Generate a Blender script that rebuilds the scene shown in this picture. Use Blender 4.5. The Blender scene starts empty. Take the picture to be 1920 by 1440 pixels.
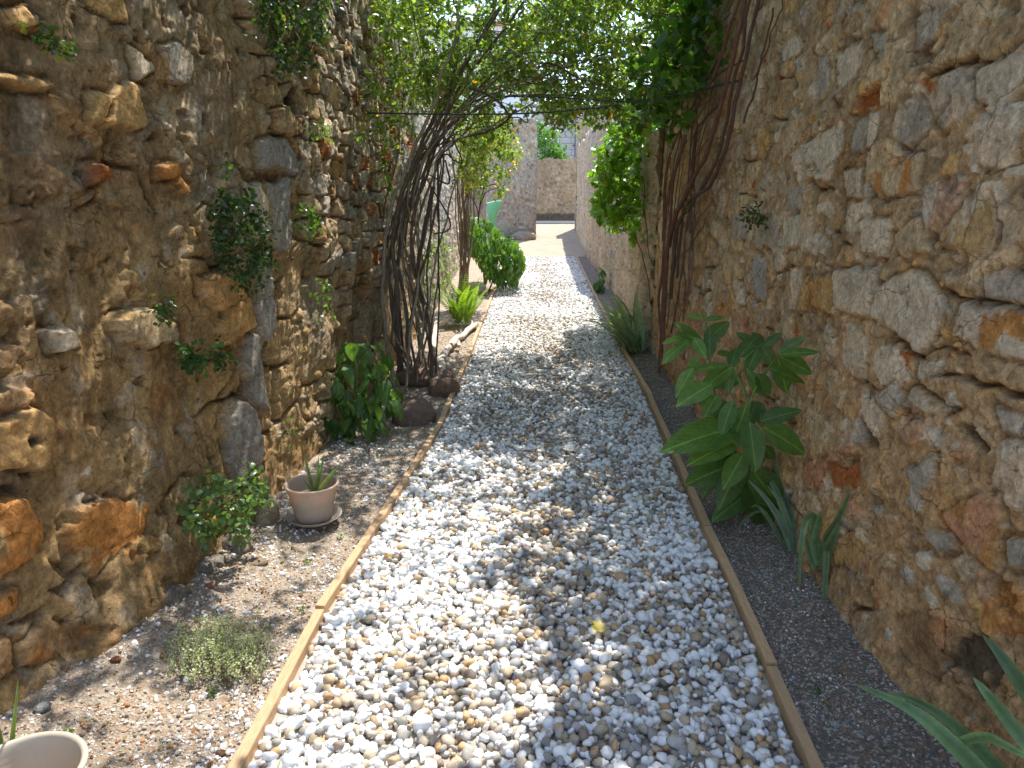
import bpy, math, random
import numpy as np
from mathutils import Vector, Matrix, Euler
C = bpy.context
S = C.scene
COL = S.collection
rnd = random.Random(7)
RNG = np.random.default_rng(11)
R = math.radians

# ------------------------------------------------------------------ camera, sky, sun, exposure
FPX, CAMH = 1380.0, 1.5
PITCH, YAW = math.atan(345/1380), R(2.65)
cam_d = bpy.data.cameras.new("camera"); cam = bpy.data.objects.new("camera", cam_d); COL.objects.link(cam)
cam.location = (0, 0, CAMH); cam.rotation_euler = (math.pi/2-PITCH, 0, YAW)
cam_d.sensor_width = 36; cam_d.lens = 36*FPX/1920; cam_d.clip_start = 0.05; cam_d.clip_end = 2000
S.camera = cam
SUN_EL, SUN_AZ = R(63), R(20)            # azimuth measured from +Y towards +X
w = bpy.data.worlds.new("World"); S.world = w; w.use_nodes = True
wn = w.node_tree; bg = wn.nodes["Background"]
sky = wn.nodes.new("ShaderNodeTexSky"); sky.sky_type = 'NISHITA'; sky.sun_disc = False
sky.sun_elevation = SUN_EL; sky.sun_rotation = SUN_AZ; sky.air_density = 1.0; sky.dust_density = 0.6
wn.links.new(sky.outputs[0], bg.inputs[0]); bg.inputs[1].default_value = 0.15
sd = bpy.data.lights.new("sun", 'SUN'); sd.energy = 2.3; sd.angle = R(0.53); sd.color = (1.0, 0.965, 0.91)
so = bpy.data.objects.new("sun", sd); COL.objects.link(so)
sdir = Vector((math.sin(SUN_AZ)*math.cos(SUN_EL), math.cos(SUN_AZ)*math.cos(SUN_EL), math.sin(SUN_EL)))
so.rotation_euler = sdir.to_track_quat('Z', 'Y').to_euler(); so.location = (2, 8, 20)
S.view_settings.view_transform = 'Standard'; S.view_settings.look = 'None'
S.view_settings.exposure = 1.85; S.view_settings.gamma = 1
S.cycles.max_bounces = 10; S.cycles.diffuse_bounces = 6; S.cycles.transmission_bounces = 6
S.cycles.use_denoising = True

# ------------------------------------------------------------------ measuring helpers (photo point -> place)
def ray(px, py):
    x = (px-960)/FPX; y = -(py-720)/FPX
    d = (x, math.cos(PITCH)+math.sin(PITCH)*y, -math.sin(PITCH)+math.cos(PITCH)*y)
    c, s = math.cos(YAW), math.sin(YAW)
    return (c*d[0]-s*d[1], s*d[0]+c*d[1], d[2])
def G(px, py, z=0.0):
    d = ray(px, py); t = (z-CAMH)/d[2]; return Vector((t*d[0], t*d[1], z))
def D(px, py, yy):
    d = ray(px, py); t = yy/d[1]; return Vector((t*d[0], yy, CAMH+t*d[2]))
def DC(px, py, yy):                       # the same, kept clear of the right-hand wall face
    q = D(px, py, yy)
    while q.x > float(RW(q.y))+.03*q.z-.03: yy -= .03; q = D(px, py, yy)
    return q
def XW(px, py, xf):                       # on a wall whose face is x = xf(y)
    d = ray(px, py); y = 4.0
    for _ in range(12):
        t = xf(y)/d[0]; y = 0.5*y+0.5*t*d[1]
    t = xf(y)/d[0]
    return Vector((t*d[0], t*d[1], CAMH+t*d[2]))

# ------------------------------------------------------------------ numpy noise
def _h(ix, iy, seed):
    n = (ix.astype(np.int64)*374761393 + iy.astype(np.int64)*668265263 + seed*1442695041) & 0xffffffff
    n = ((n ^ (n >> 13))*1274126177) & 0xffffffff
    n = ((n ^ (n >> 16))*2246822519) & 0xffffffff
    return ((n ^ (n >> 15)) & 0xffffff)/float(0x1000000)
def vn(x, y, seed=0):
    ix, iy = np.floor(x), np.floor(y); fx, fy = x-ix, y-iy
    fx = fx*fx*fx*(fx*(fx*6-15)+10); fy = fy*fy*fy*(fy*(fy*6-15)+10)
    a, b = _h(ix, iy, seed), _h(ix+1, iy, seed); c, d = _h(ix, iy+1, seed), _h(ix+1, iy+1, seed)
    return (a*(1-fx)+b*fx)*(1-fy)+(c*(1-fx)+d*fx)*fy
def fbm(x, y, seed=0, o=4, g=0.5):
    r, a, t = 0, 1, 0
    for i in range(o):
        r = r+a*vn(x*2**i+17.3*i, y*2**i-9.1*i, seed+i); t += a; a *= g
    return r/t*2-1
def ss(a, b, x):
    t = np.clip((x-a)/(b-a), 0, 1); return t*t*(3-2*t)
def voro(u, v, seed, jit=0.8):            # cell coords -> edge distance, id hash, local offset
    iu, iv = np.floor(u), np.floor(v)
    d1 = np.full(u.shape, 9.0); d2 = d1.copy(); idn = np.zeros(u.shape); lx = d1.copy(); ly = d1.copy(); hid2 = d1.copy()
    for dj in (-1, 0, 1):
        for di in (-2, -1, 0, 1, 2):
            cv = iv+dj; off = np.mod(cv, 2)*0.5
            cu = iu+di
            px = cu+0.5+off+(_h(cu, cv, seed)-.5)*jit; py = cv+0.5+(_h(cu, cv, seed+5)-.5)*jit*0.75
            dx, dy = u-px, v-py; d = np.sqrt(np.abs(dx)**2.6+np.abs(dy)**2.6+1e-9)**(2/2.6)
            hid = _h(cu, cv, seed+9)
            m = d < d1
            d2 = np.where(m, d1, np.minimum(d2, d)); lx = np.where(m, dx, lx); ly = np.where(m, dy, ly)
            idn = np.where(m, hid, idn); d1 = np.where(m, d, d1)
    return d2-d1, idn, lx, ly
def h1(a, k):                              # another random number from an id
    return np.mod(np.sin(a*917.3+k*37.7)*43758.5453, 1.0)
def polydist(px, py, poly):                # signed distance, + inside
    n = len(poly); best = np.full(px.shape, 1e9); ins = np.zeros(px.shape, bool)
    for i in range(n):
        x1, y1 = poly[i]; x2, y2 = poly[(i+1) % n]; ex, ey = x2-x1, y2-y1
        t = np.clip(((px-x1)*ex+(py-y1)*ey)/(ex*ex+ey*ey+1e-12), 0, 1)
        best = np.minimum(best, np.hypot(px-x1-t*ex, py-y1-t*ey))
        c = ((y1 > py) != (y2 > py)) & (px < ex*(py-y1)/(ey if abs(ey) > 1e-12 else 1e-12)+x1)
        ins ^= c
    return np.where(ins, best, -best)

# ------------------------------------------------------------------ object helpers
def tag(o, label=None, cat=None, group=None, kind=None):
    if label: o['label'] = label
    if cat: o['category'] = cat
    if group: o['group'] = group
    if kind: o['kind'] = kind
    return o
def mesh_np(name, V, F, mat, parent=None, col=None, smooth=True, uv=None, loc=None):
    V = np.asarray(V, dtype=np.float32).reshape(-1, 3)
    Fs = F if isinstance(F, list) else [F]
    Fs = [np.asarray(f, dtype=np.int32) for f in Fs if len(f)]
    me = bpy.data.meshes.new(name)
    me.vertices.add(len(V)); 
    if loc is not None: V = V-np.asarray(loc, dtype=np.float32)
    me.vertices.foreach_set("co", V.ravel())
    nl = sum(f.size for f in Fs); npol = sum(len(f) for f in Fs)
    me.loops.add(nl); me.polygons.add(npol)
    me.loops.foreach_set("vertex_index", np.concatenate([f.ravel() for f in Fs]))
    tot = np.concatenate([np.full(len(f), f.shape[1], np.int32) for f in Fs])
    st = np.concatenate([[0], np.cumsum(tot)[:-1]]).astype(np.int32)
    me.polygons.foreach_set("loop_start", st); me.polygons.foreach_set("loop_total", tot)
    me.polygons.foreach_set("use_smooth", np.full(npol, smooth))
    if col is not None:
        a = me.color_attributes.new("Col", 'FLOAT_COLOR', 'POINT')
        c4 = np.ones((len(V), 4), np.float32); cc = np.asarray(col, np.float32); c4[:, :cc.shape[1]] = cc
        a.data.foreach_set("color", c4.ravel())
    if uv is not None:
        a = me.attributes.new("LUV", 'FLOAT_VECTOR', 'POINT')
        u3 = np.zeros((len(V), 3), np.float32); u3[:, :2] = uv; a.data.foreach_set("vector", u3.ravel())
    me.update(calc_edges=True); me.validate()
    o = bpy.data.objects.new(name, me); COL.objects.link(o)
    if loc is not None and parent is None: o.location = loc
    if mat: me.materials.append(mat)
    if parent is not None: o.parent = parent
    return o
def empty(name, loc=(0, 0, 0)):
    o = bpy.data.objects.new(name, None); COL.objects.link(o); o.location = loc; o.empty_display_size = 0.1; return o
def part(name, V, F, mat, root, **k):      # geometry given in world coordinates, parented to a root with location only
    V = np.asarray(V, dtype=np.float64).reshape(-1, 3)-np.array(root.location)
    return mesh_np(name, V, F, mat, parent=root, **k)
def grid_faces(nu, nv, base=0):
    i = np.arange(nu-1)[:, None]; j = np.arange(nv-1)[None, :]
    a = (i*nv+j+base).ravel(); return np.stack([a, a+nv, a+nv+1, a+1], 1)
class MB:
    def __init__(s): s.V = []; s.F3 = []; s.F4 = []; s.C = []; s.U = []; s.n = 0
    def add(s, V, F, col=None, uv=None):
        V = np.asarray(V, float).reshape(-1, 3); F = np.asarray(F, int)
        (s.F3 if F.shape[1] == 3 else s.F4).append(F+s.n); s.V.append(V)
        s.C.append(np.tile(np.asarray(col if col is not None else (1, 1, 1), float), (len(V), 1)) if np.ndim(col) < 2 else np.asarray(col))
        s.U.append(np.zeros((len(V), 2)) if uv is None else np.asarray(uv)); s.n += len(V)
    def box(s, c, d, rz=0, col=None):
        V = np.array([[x, y, z] for x in (-.5, .5) for y in (-.5, .5) for z in (-.5, .5)])*np.array(d)
        ca, sa = math.cos(rz), math.sin(rz); V = np.stack([V[:, 0]*ca-V[:, 1]*sa, V[:, 0]*sa+V[:, 1]*ca, V[:, 2]], 1)+np.array(c)
        s.add(V, [[0, 1, 3, 2], [4, 6, 7, 5], [0, 4, 5, 1], [2, 3, 7, 6], [0, 2, 6, 4], [1, 5, 7, 3]], col)
    def build(s, name, mat, root=None, smooth=True):
        F = [np.concatenate(f) for f in (s.F3, s.F4) if f]
        V = np.concatenate(s.V)
        if root is None: return mesh_np(name, V, F, mat, col=np.concatenate(s.C), uv=np.concatenate(s.U), smooth=smooth)
        return part(name, V, F, mat, root, col=np.concatenate(s.C), uv=np.concatenate(s.U), smooth=smooth)
def spline(pts, n):
    P = np.array([list(p) for p in pts], float)
    if len(P) == 2: P = np.array([P[0], (P[0]+P[1])/2, P[1]])
    P = np.vstack([2*P[0]-P[1], P, 2*P[-1]-P[-2]]); out = []
    m = len(P)-3
    for k in range(n):
        t = k/(n-1)*m; i = min(int(t), m-1); t -= i
        a, b, c, d = P[i:i+4]
        out.append(0.5*((2*b)+(-a+c)*t+(2*a-5*b+4*c-d)*t*t+(-a+3*b-3*c+d)*t**3))
    return np.array(out)
def tube(mb, pts, r0, r1=None, n=24, sides=7, wob=0.0, col=None, rough=0.0, flat=1.0):
    P = spline(pts, n); r1 = r0 if r1 is None else r1
    if wob:
        ph = rnd.uniform(0, 50)
        for a in range(3):
            k = np.arange(n)/max(1, n-1)*len(pts)*1.5+ph+a*11
            P[:, a] += wob*fbm(k, k*0+ph, 3, 3)*np.minimum(1, np.arange(n)/3)
    T = np.gradient(P, axis=0); T /= np.linalg.norm(T, axis=1)[:, None]+1e-9
    up = np.array([0.13, 0.9, 0.31]); A = np.cross(T, up); A /= np.linalg.norm(A, axis=1)[:, None]+1e-9; B = np.cross(T, A)
    th = np.linspace(0, 2*math.pi, sides, endpoint=False)
    rr = np.linspace(r0, r1, n)[:, None]*np.ones(sides)[None]
    if rough: rr = rr*(1+rough*(RNG.random((n, sides))-.5)*2)
    V = P[:, None]+A[:, None]*(np.cos(th)*rr)[..., None]+B[:, None]*(np.sin(th)*rr*flat)[..., None]
    i = np.arange(n-1)[:, None]*sides; j = np.arange(sides)[None]; j2 = (j+1) % sides
    F = np.stack([i+j, i+j2, i+sides+j2, i+sides+j], -1).reshape(-1, 4)
    vv = V.reshape(-1, 3)
    mb.add(vv, F, col)
    for e in (0, n-1):                      # close the ends
        ring = np.arange(sides)+e*sides
        m0 = mb.n-len(vv) if e == 0 else mb.n-len(vv)-1
        mb.add(P[e][None], np.zeros((0, 3), int), col)
        f = np.stack([ring, np.roll(ring, -1), np.full(sides, 0)], 1)+m0
        f[:, 2] = mb.n-1
        mb.F3.append(f)
    return P

# ------------------------------------------------------------------ materials
def mat(name, rough=0.85, spec=0.3):
    m = bpy.data.materials.new(name); m.use_nodes = True; nt = m.node_tree; p = nt.nodes["Principled BSDF"]
    p.inputs["Roughness"].default_value = rough; p.inputs["Specular IOR Level"].default_value = spec
    return m, nt, p
def N(nt, t, **k):
    n = nt.nodes.new(t)
    for a, b in k.items():
        if a in n.inputs: n.inputs[a].default_value = b
        else: setattr(n, a, b)
    return n
def noise(nt, vec, scale, detail=6, rough=0.6, dist=0.0):
    n = N(nt, "ShaderNodeTexNoise"); n.inputs["Scale"].default_value = scale; n.inputs["Detail"].default_value = detail
    n.inputs["Roughness"].default_value = rough; n.inputs["Distortion"].default_value = dist
    nt.links.new(vec, n.inputs["Vector"]); return n.outputs["Fac"]
def maprange(nt, v, a, b, c, d):
    n = N(nt, "ShaderNodeMapRange"); nt.links.new(v, n.inputs[0])
    for i, q in zip((1, 2, 3, 4), (a, b, c, d)): n.inputs[i].default_value = q
    return n.outputs[0]
def mixc(nt, f, a, b, mode='MIX'):
    n = N(nt, "ShaderNodeMix"); n.data_type = 'RGBA'; n.blend_type = mode
    for i, v in ((0, f), (6, a), (7, b)):
        if isinstance(v, (int, float)): n.inputs[i].default_value = v
        elif isinstance(v, tuple): n.inputs[i].default_value = (*v, 1)
        else: nt.links.new(v, n.inputs[i])
    return n.outputs[2]
def bumpy(nt, p, hs, dist=0.01, strength=1.0):
    prev = None
    for h, st, di in hs:
        b = N(nt, "ShaderNodeBump"); b.inputs["Strength"].default_value = st; b.inputs["Distance"].default_value = di
        nt.links.new(h, b.inputs["Height"])
        if prev is not None: nt.links.new(prev, b.inputs["Normal"])
        prev = b.outputs[0]
    nt.links.new(prev, p.inputs["Normal"])
def wcoord(nt):
    return N(nt, "ShaderNodeNewGeometry").outputs["Position"]
def attr(nt, name="Col"):
    a = N(nt, "ShaderNodeAttribute"); a.attribute_name = name; return a
def stone_mat(name, fine=1.0, contrast=1.0):
    m, nt, p = mat(name, 0.92, 0.2); w = wcoord(nt); c = attr(nt).outputs["Color"]
    n1 = noise(nt, w, 9*fine, 10, 0.72, 0.6); n2 = noise(nt, w, 60*fine, 8, 0.75); n3 = noise(nt, w, 28*fine, 6, 0.65, 1.2)
    f1 = maprange(nt, n1, 0.3, 0.7, 1-0.42*contrast, 1+0.42*contrast)
    col = mixc(nt, 1.0, c, f1, 'MULTIPLY')
    f2 = maprange(nt, n2, 0.3, 0.72, 1-0.45*contrast, 1+0.4*contrast)
    col = mixc(nt, 1.0, col, f2, 'MULTIPLY')
    pit = maprange(nt, n3, 0.30, 0.40, 1, 0)
    col = mixc(nt, pit, col, mixc(nt, 1.0, col, (0.38, 0.34, 0.3), 'MULTIPLY'))
    sp = noise(nt, w, 170*fine, 3, 0.6); spk = maprange(nt, sp, 0.66, 0.74, 0, 0.55)
    col = mixc(nt, spk, col, (0.62, 0.56, 0.46))
    och = maprange(nt, noise(nt, w, 3.3*fine, 7, 0.65, 1.0), 0.55, 0.75, 0, 0.55)
    col = mixc(nt, och, col, mixc(nt, 1.0, col, (1.35, 0.92, 0.55), 'MULTIPLY'))
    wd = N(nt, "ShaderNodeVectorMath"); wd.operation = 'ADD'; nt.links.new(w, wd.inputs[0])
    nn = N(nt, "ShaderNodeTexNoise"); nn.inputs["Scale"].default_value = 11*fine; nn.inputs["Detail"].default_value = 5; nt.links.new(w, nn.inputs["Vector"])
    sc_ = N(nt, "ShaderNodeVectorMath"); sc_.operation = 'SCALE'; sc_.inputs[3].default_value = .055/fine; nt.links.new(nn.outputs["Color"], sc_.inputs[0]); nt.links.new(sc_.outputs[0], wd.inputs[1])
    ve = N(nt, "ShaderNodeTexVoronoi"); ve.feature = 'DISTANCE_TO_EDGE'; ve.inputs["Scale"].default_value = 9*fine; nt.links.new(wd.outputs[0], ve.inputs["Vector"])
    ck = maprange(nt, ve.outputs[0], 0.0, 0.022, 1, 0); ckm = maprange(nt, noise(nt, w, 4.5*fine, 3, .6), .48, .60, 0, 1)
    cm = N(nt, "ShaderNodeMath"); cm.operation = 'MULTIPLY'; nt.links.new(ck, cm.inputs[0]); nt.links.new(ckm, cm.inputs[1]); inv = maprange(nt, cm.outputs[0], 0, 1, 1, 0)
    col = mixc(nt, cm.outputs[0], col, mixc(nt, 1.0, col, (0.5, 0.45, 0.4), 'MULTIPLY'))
    nt.links.new(col, p.inputs["Base Color"])
    vor = N(nt, "ShaderNodeTexVoronoi"); vor.inputs["Scale"].default_value = 45*fine; nt.links.new(w, vor.inputs["Vector"])
    bumpy(nt, p, [(n1, 0.5, 0.03), (inv, .6, .014), (n3, 0.9, 0.016), (vor.outputs["Distance"], 0.4, 0.006), (n2, 1.0, 0.009)])
    return m
M = {}
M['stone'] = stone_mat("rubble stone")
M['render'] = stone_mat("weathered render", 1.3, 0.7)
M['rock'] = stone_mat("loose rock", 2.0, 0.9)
def vc_mat(name, rough=0.8, spec=0.3, var=0.25, scale=60, bump=0.3, bd=0.003, stretch=None):
    m, nt, p = mat(name, rough, spec); w = wcoord(nt)
    if stretch:
        mp = N(nt, "ShaderNodeMapping"); mp.inputs["Scale"].default_value = stretch; nt.links.new(w, mp.inputs[0]); w = mp.outputs[0]
    n1 = noise(nt, w, scale, 8, 0.7); f = maprange(nt, n1, 0.3, 0.7, 1-var, 1+var)
    nt.links.new(mixc(nt, 1.0, attr(nt).outputs["Color"], f, 'MULTIPLY'), p.inputs["Base Color"])
    bumpy(nt, p, [(n1, bump, bd)]); return m
M['pebble'] = vc_mat("pebble", 0.62, 0.35, 0.14, 90, 0.25, 0.002)
M['grit'] = vc_mat("grit", 0.85, 0.2, 0.2, 120, 0.3, 0.002)
M['bark'] = vc_mat("bark", 0.9, 0.2, 0.5, 26, 1.0, 0.012, (3, 3, 0.6))
M['log'] = vc_mat("bleached wood", 0.85, 0.25, 0.35, 30, 0.8, 0.01, (2, 1, 2))
M['wood'] = vc_mat("planed wood", 0.75, 0.3, 0.24, 22, 0.4, 0.003, (9, 0.9, 9))
M['metal'] = vc_mat("dark wire", 0.6, 0.4, 0.2, 60, 0.2, 0.001)
M['paint'] = vc_mat("pale plaster", 0.9, 0.2, 0.07, 3, 0.2, 0.004)
def leaf_mat(name, rough=0.42, trans=0.42, tint=(1.9, 1.75, 0.55), veins=0.0, spec=0.5):
    m, nt, p = mat(name, rough, spec); c = attr(nt).outputs["Color"]; w = wcoord(nt)
    n = noise(nt, w, 35, 4, 0.6); c2 = mixc(nt, 1.0, c, maprange(nt, n, 0.3, 0.7, 0.78, 1.22), 'MULTIPLY')
    if veins:
        uv = attr(nt, "LUV").outputs["Vector"]; sx = N(nt, "ShaderNodeSeparateXYZ"); nt.links.new(uv, sx.inputs[0])
        ab = N(nt, "ShaderNodeMath"); ab.operation = 'ABSOLUTE'; nt.links.new(sx.outputs[0], ab.inputs[0])
        mid = maprange(nt, ab.outputs[0], 0.02, 0.07, 1, 0)
        m1 = N(nt, "ShaderNodeMath"); m1.operation = 'MULTIPLY_ADD'; nt.links.new(ab.outputs[0], m1.inputs[0]); m1.inputs[1].default_value = -0.55; nt.links.new(sx.outputs[1], m1.inputs[2])
        m2 = N(nt, "ShaderNodeMath"); m2.operation = 'MULTIPLY'; nt.links.new(m1.outputs[0], m2.inputs[0]); m2.inputs[1].default_value = 50.0
        sn = N(nt, "ShaderNodeMath"); sn.operation = 'SINE'; nt.links.new(m2.outputs[0], sn.inputs[0])
        side = maprange(nt, sn.outputs[0], 0.86, 1.0, 0, 0.35)
        mx = N(nt, "ShaderNodeMath"); mx.operation = 'MAXIMUM'; nt.links.new(mid, mx.inputs[0]); nt.links.new(side, mx.inputs[1])
        f = N(nt, "ShaderNodeMath"); f.operation = 'MULTIPLY'; nt.links.new(mx.outputs[0], f.inputs[0]); f.inputs[1].default_value = veins
        c2 = mixc(nt, f.outputs[0], c2, mixc(nt, 1.0, c2, (2.6, 2.1, 2.0), 'MULTIPLY'))
        bumpy(nt, p, [(sn.outputs[0], 0.25, 0.003), (n, 0.3, 0.004)])
    nt.links.new(c2, p.inputs["Base Color"])
    t = N(nt, "ShaderNodeBsdfTranslucent"); nt.links.new(mixc(nt, 1.0, c2, tint, 'MULTIPLY'), t.inputs["Color"])
    mx = N(nt, "ShaderNodeMixShader"); mx.inputs[0].default_value = trans
    nt.links.new(p.outputs[0], mx.inputs[1]); nt.links.new(t.outputs[0], mx.inputs[2])
    nt.links.new(mx.outputs[0], nt.nodes["Material Output"].inputs[0]); return m
M['leaf'] = leaf_mat("leaf", 0.32, 0.45, (1.9, 2.1, 0.65))
M['bigleaf'] = leaf_mat("broad leaf", 0.45, 0.35, (2.0, 1.9, 0.5), 0.8)
M['strap'] = leaf_mat("strap leaf", 0.5, 0.25, (1.7, 1.6, 0.6), 0.0, 0.35)

# ------------------------------------------------------------------ walls
def lerp_poly(poly):
    a = np.array(poly, float)
    return lambda y: np.interp(y, a[:, 1], a[:, 0])
LW = lerp_poly([(-1.66, -1.5), (-1.62, 1.2), (-1.57, 1.76), (-1.53, 2.1), (-1.48, 2.5), (-1.44, 2.87), (-1.38, 3.3), (-1.32, 4.0), (-1.30, 5.1), (-1.37, 6.55), (-1.52, 9.3), (-1.86, 14.7), (-2.2, 20.5)])
RW = lerp_poly([(1.26, -1.5), (1.22, 1.7), (1.15, 2.1), (1.11, 2.7), (1.12, 3.9), (1.08, 5.1), (1.07, 6.7), (1.05, 8), (1.06, 11.6), (1.07, 16), (1.05, 28)])
def ygrid(y0, y1, k, dmin=1.2):
    ys = [y0]
    while ys[-1] < y1: ys.append(ys[-1]+k*max(dmin, abs(ys[-1])))
    ys[-1] = y1; return np.array(ys)
def zgrid(dz, ztop, zfine, z0=-0.12):
    a = np.arange(z0, zfine, dz); b = np.arange(zfine, ztop, dz*4) if ztop > zfine else np.array([])
    return np.concatenate([a, b, [ztop]])
PAL = {'pale': (.58, .50, .39), 'grey': (.41, .365, .305), 'ochre': (.50, .32, .14), 'orange': (.50, .23, .07), 'rust': (.36, .13, .045), 'beige': (.50, .39, .25), 'dark': (.17, .12, .08), 'brown': (.36, .23, .12), 'bluegrey': (.37, .355, .325), 'pink': (.50, .27, .15), 'black': (.05, .045, .04)}
def make_wall(name, xf, side, y0, y1, k, dz, ztop, zfine, cfg, feats, label, cat='wall', lean=0.03, thick=0.5, top_noise=0.05, material='stone', topf=None):
    """side = +1: the face looks towards +X (left wall); -1: towards -X (right wall)"""
    ys, zs = ygrid(y0, y1, k), zgrid(dz, ztop, zfine)
    Y, Z = np.meshgrid(ys, zs, indexing='ij'); sh = Y.shape
    u, v = Y.ravel(), Z.ravel()
    disp, col = cfg(u, v)
    for f in feats:
        poly, cn, h, mask_noise = f[:4]
        if len(f) > 4 and f[4] == 'yz': P = poly
        else: P = [(q.y, q.z) for q in (XW(a, b, xf) for a, b in poly)]
        ys_, zs_ = [q[0] for q in P], [q[1] for q in P]
        bb = (u > min(ys_)-.15) & (u < max(ys_)+.15) & (v > min(zs_)-.15) & (v < max(zs_)+.15)
        if not bb.any(): continue
        uu, vv = u[bb], v[bb]
        sz = math.sqrt((max(ys_)-min(ys_))*(max(zs_)-min(zs_)))
        d = polydist(uu+sz*.10*fbm(uu*9/sz*.3, vv*9/sz*.3, 41, 3), vv+sz*.10*fbm(uu*9/sz*.3, vv*9/sz*.3, 47, 3), P)
        m = ss(-0.004, max(0.010, sz*0.05), d+mask_noise*1.5*fbm(uu*16, vv*16, 53, 4))
        c0 = np.array(PAL[cn] if isinstance(cn, str) else cn)*np.array([1.34, 1.24, 1.10]); c0 = c0*min(1, .76/c0.max())
        var = 1+.16*fbm(uu*11, vv*11, 61, 4); c = c0[None]*var[:, None]
        if len(f) > 5:                       # streaks of a second colour
            c2 = np.array(PAL[f[5]])*1.2; s2 = ss(.05, .28, fbm(uu*13, vv*9, 71, 4)+.04)[:, None]; c = c*(1-s2)+c2*s2
        col[bb] = col[bb]*(1-m[:, None])+c*m[:, None]
        base = h*(.34 if h > 0 else .7)+.006*fbm(uu*5, vv*5, 81, 4)+.005*fbm(uu*30, vv*30, 83, 3)
        disp[bb] = disp[bb]*(1-m)+base*m
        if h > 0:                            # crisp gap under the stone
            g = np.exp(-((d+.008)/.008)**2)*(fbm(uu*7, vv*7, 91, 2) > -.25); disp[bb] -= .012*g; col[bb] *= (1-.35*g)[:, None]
    if topf is not None: v = v*topf(u)
    X = xf(u)-side*lean*np.clip(v, 0, 9)+side*disp
    zt = np.where(v > ztop-.3, top_noise*fbm(u*3, u*0+3, 5, 4), 0)
    V = np.stack([X, u+0.3*disp*fbm(u*9, v*9, 99, 2), v+zt*(v >= ztop-1e-6)], 1)
    F = grid_faces(len(ys), len(zs))
    if side < 0: F = F[:, ::-1]
    nu, nv = sh; n0 = len(V)
    top = np.arange(nu)*nv+nv-1; bot = np.arange(nu)*nv
    xb = xf(ys)-side*(thick+.1)
    VB = np.stack([xb, ys, V[top][:, 2]+0*ys], 1); VC = np.stack([xb, ys, np.full(nu, -.12)], 1)
    ia = np.arange(nu-1)
    F2 = np.concatenate([np.stack([top[:-1], top[1:], n0+ia+1, n0+ia], 1), np.stack([n0+ia, n0+ia+1, n0+nu+ia+1, n0+nu+ia], 1)])
    ends = []
    Vall = [V, VB, VC]; base = n0+2*nu
    F3 = []
    for e in (0, nu-1):
        col_idx = np.arange(nv)+e*nv; loop = list(col_idx)+[n0+e, n0+nu+e]
        for q in range(nv-1): F3.append([col_idx[q], col_idx[q+1], n0+nu+e])
        F3.append([col_idx[-1], n0+e, n0+nu+e])
    colA = np.concatenate([col, np.tile(np.array([[.33, .26, .18]]), (2*nu, 1))])
    return tag(mesh_np(name, np.concatenate(Vall), [np.concatenate([F, F2]), np.array(F3)], M[material], col=colA), label, cat)

def pick(idn, pals, k=3):
    r = h1(idn, k); w = np.cumsum([p[1] for p in pals]); w = w/w[-1]
    out = np.zeros((len(idn), 3)); lo = 0
    for (n, _), hi in zip(pals, w):
        m = (r >= lo) & (r < hi+1e-9); out[m] = PAL[n] if isinstance(n, str) else n; lo = hi
    return out
def stones(u, v, cu, cv, seed, thr, hgt, mort_amp, warp=.05):
    uw = u+warp*fbm(u*3.1, v*3.1, seed+1, 3); vw = v+warp*.7*fbm(u*3.3+9, v*3.3, seed+2, 3)+.03*fbm(u*1.1, v*0, seed+3, 2)
    e, idn, lx, ly = voro(uw/cu, vw/cv, seed)
    t = thr(idn, u, v) if callable(thr) else thr
    en = e+.22*fbm(u*13, v*13, seed+6, 4)
    m = ss(0, .07, en-t)
    sh = hgt*(.35+.65*h1(idn, 1))+(.5-h1(idn, 5))*.10*lx*cu*4*hgt/.03*.4+(.5-h1(idn, 6))*.12*ly*cv*4*hgt/.03*.4
    sh = sh+.006*fbm(u*14, v*14, seed+8, 4)-.010*np.exp(-((en-t-.02)/.035)**2)
    return e, idn, m, sh
def crisp(u, v, d, c, seed, g=.8):               # chipped creases and mottling a few centimetres across
    w1 = u+.03*fbm(u*6, v*6, seed+1, 3); w2 = v+.03*fbm(u*6+5, v*6, seed+2, 3)
    r1 = 1-np.abs(fbm(w1*6, w2*7, seed, 4))*4; r2 = 1-np.abs(fbm(w1*19, w2*22, seed+3, 3))*4
    r1 = np.clip(r1, 0, 1)**2; r2 = np.clip(r2, 0, 1)**2; pk = ss(-.1, .3, fbm(u*2.2, v*2.2, seed+4, 3))
    d = d-g*.009*r1*pk-g*.006*r2+.003*fbm(u*45, v*45, seed+5, 2)
    k = 1-.22*r1*pk-.16*r2+.26*fbm(u*38, v*38, seed+6, 3)+.2*fbm(u*13, v*15, seed+7, 3)
    c = c*k[:, None]; pale = ss(.25, .5, fbm(u*9, v*9, seed+8, 4))[:, None]*.4
    c = c*(1-pale)+np.array([[.62, .53, .40]])*pale; return d, c*np.minimum(1, .80/np.maximum(c.max(axis=1), 1e-3))[:, None]
def cfg_right(u, v):
    d, c = cfg_right0(u, v); return crisp(u, v, d, c*np.array([[1.66, 1.54, 1.36]]), 61)
def cfg_left(u, v):
    d, c = cfg_left0(u, v); och = ss(-.05, .35, fbm(u*1.1+2, v*1.0, 171, 4)+.12*(1.3-v))[:, None]; c = c*(1-.28*och)+.28*och*np.array([[.36, .235, .095]])
    drip = ss(.1, .45, fbm(u*8, v*.7, 172, 4))[:, None]; c = c*(1-.32*drip)
    return crisp(u, v, d, c*np.array([[1.40, 1.29, 1.13]]), 62, .5)
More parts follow.
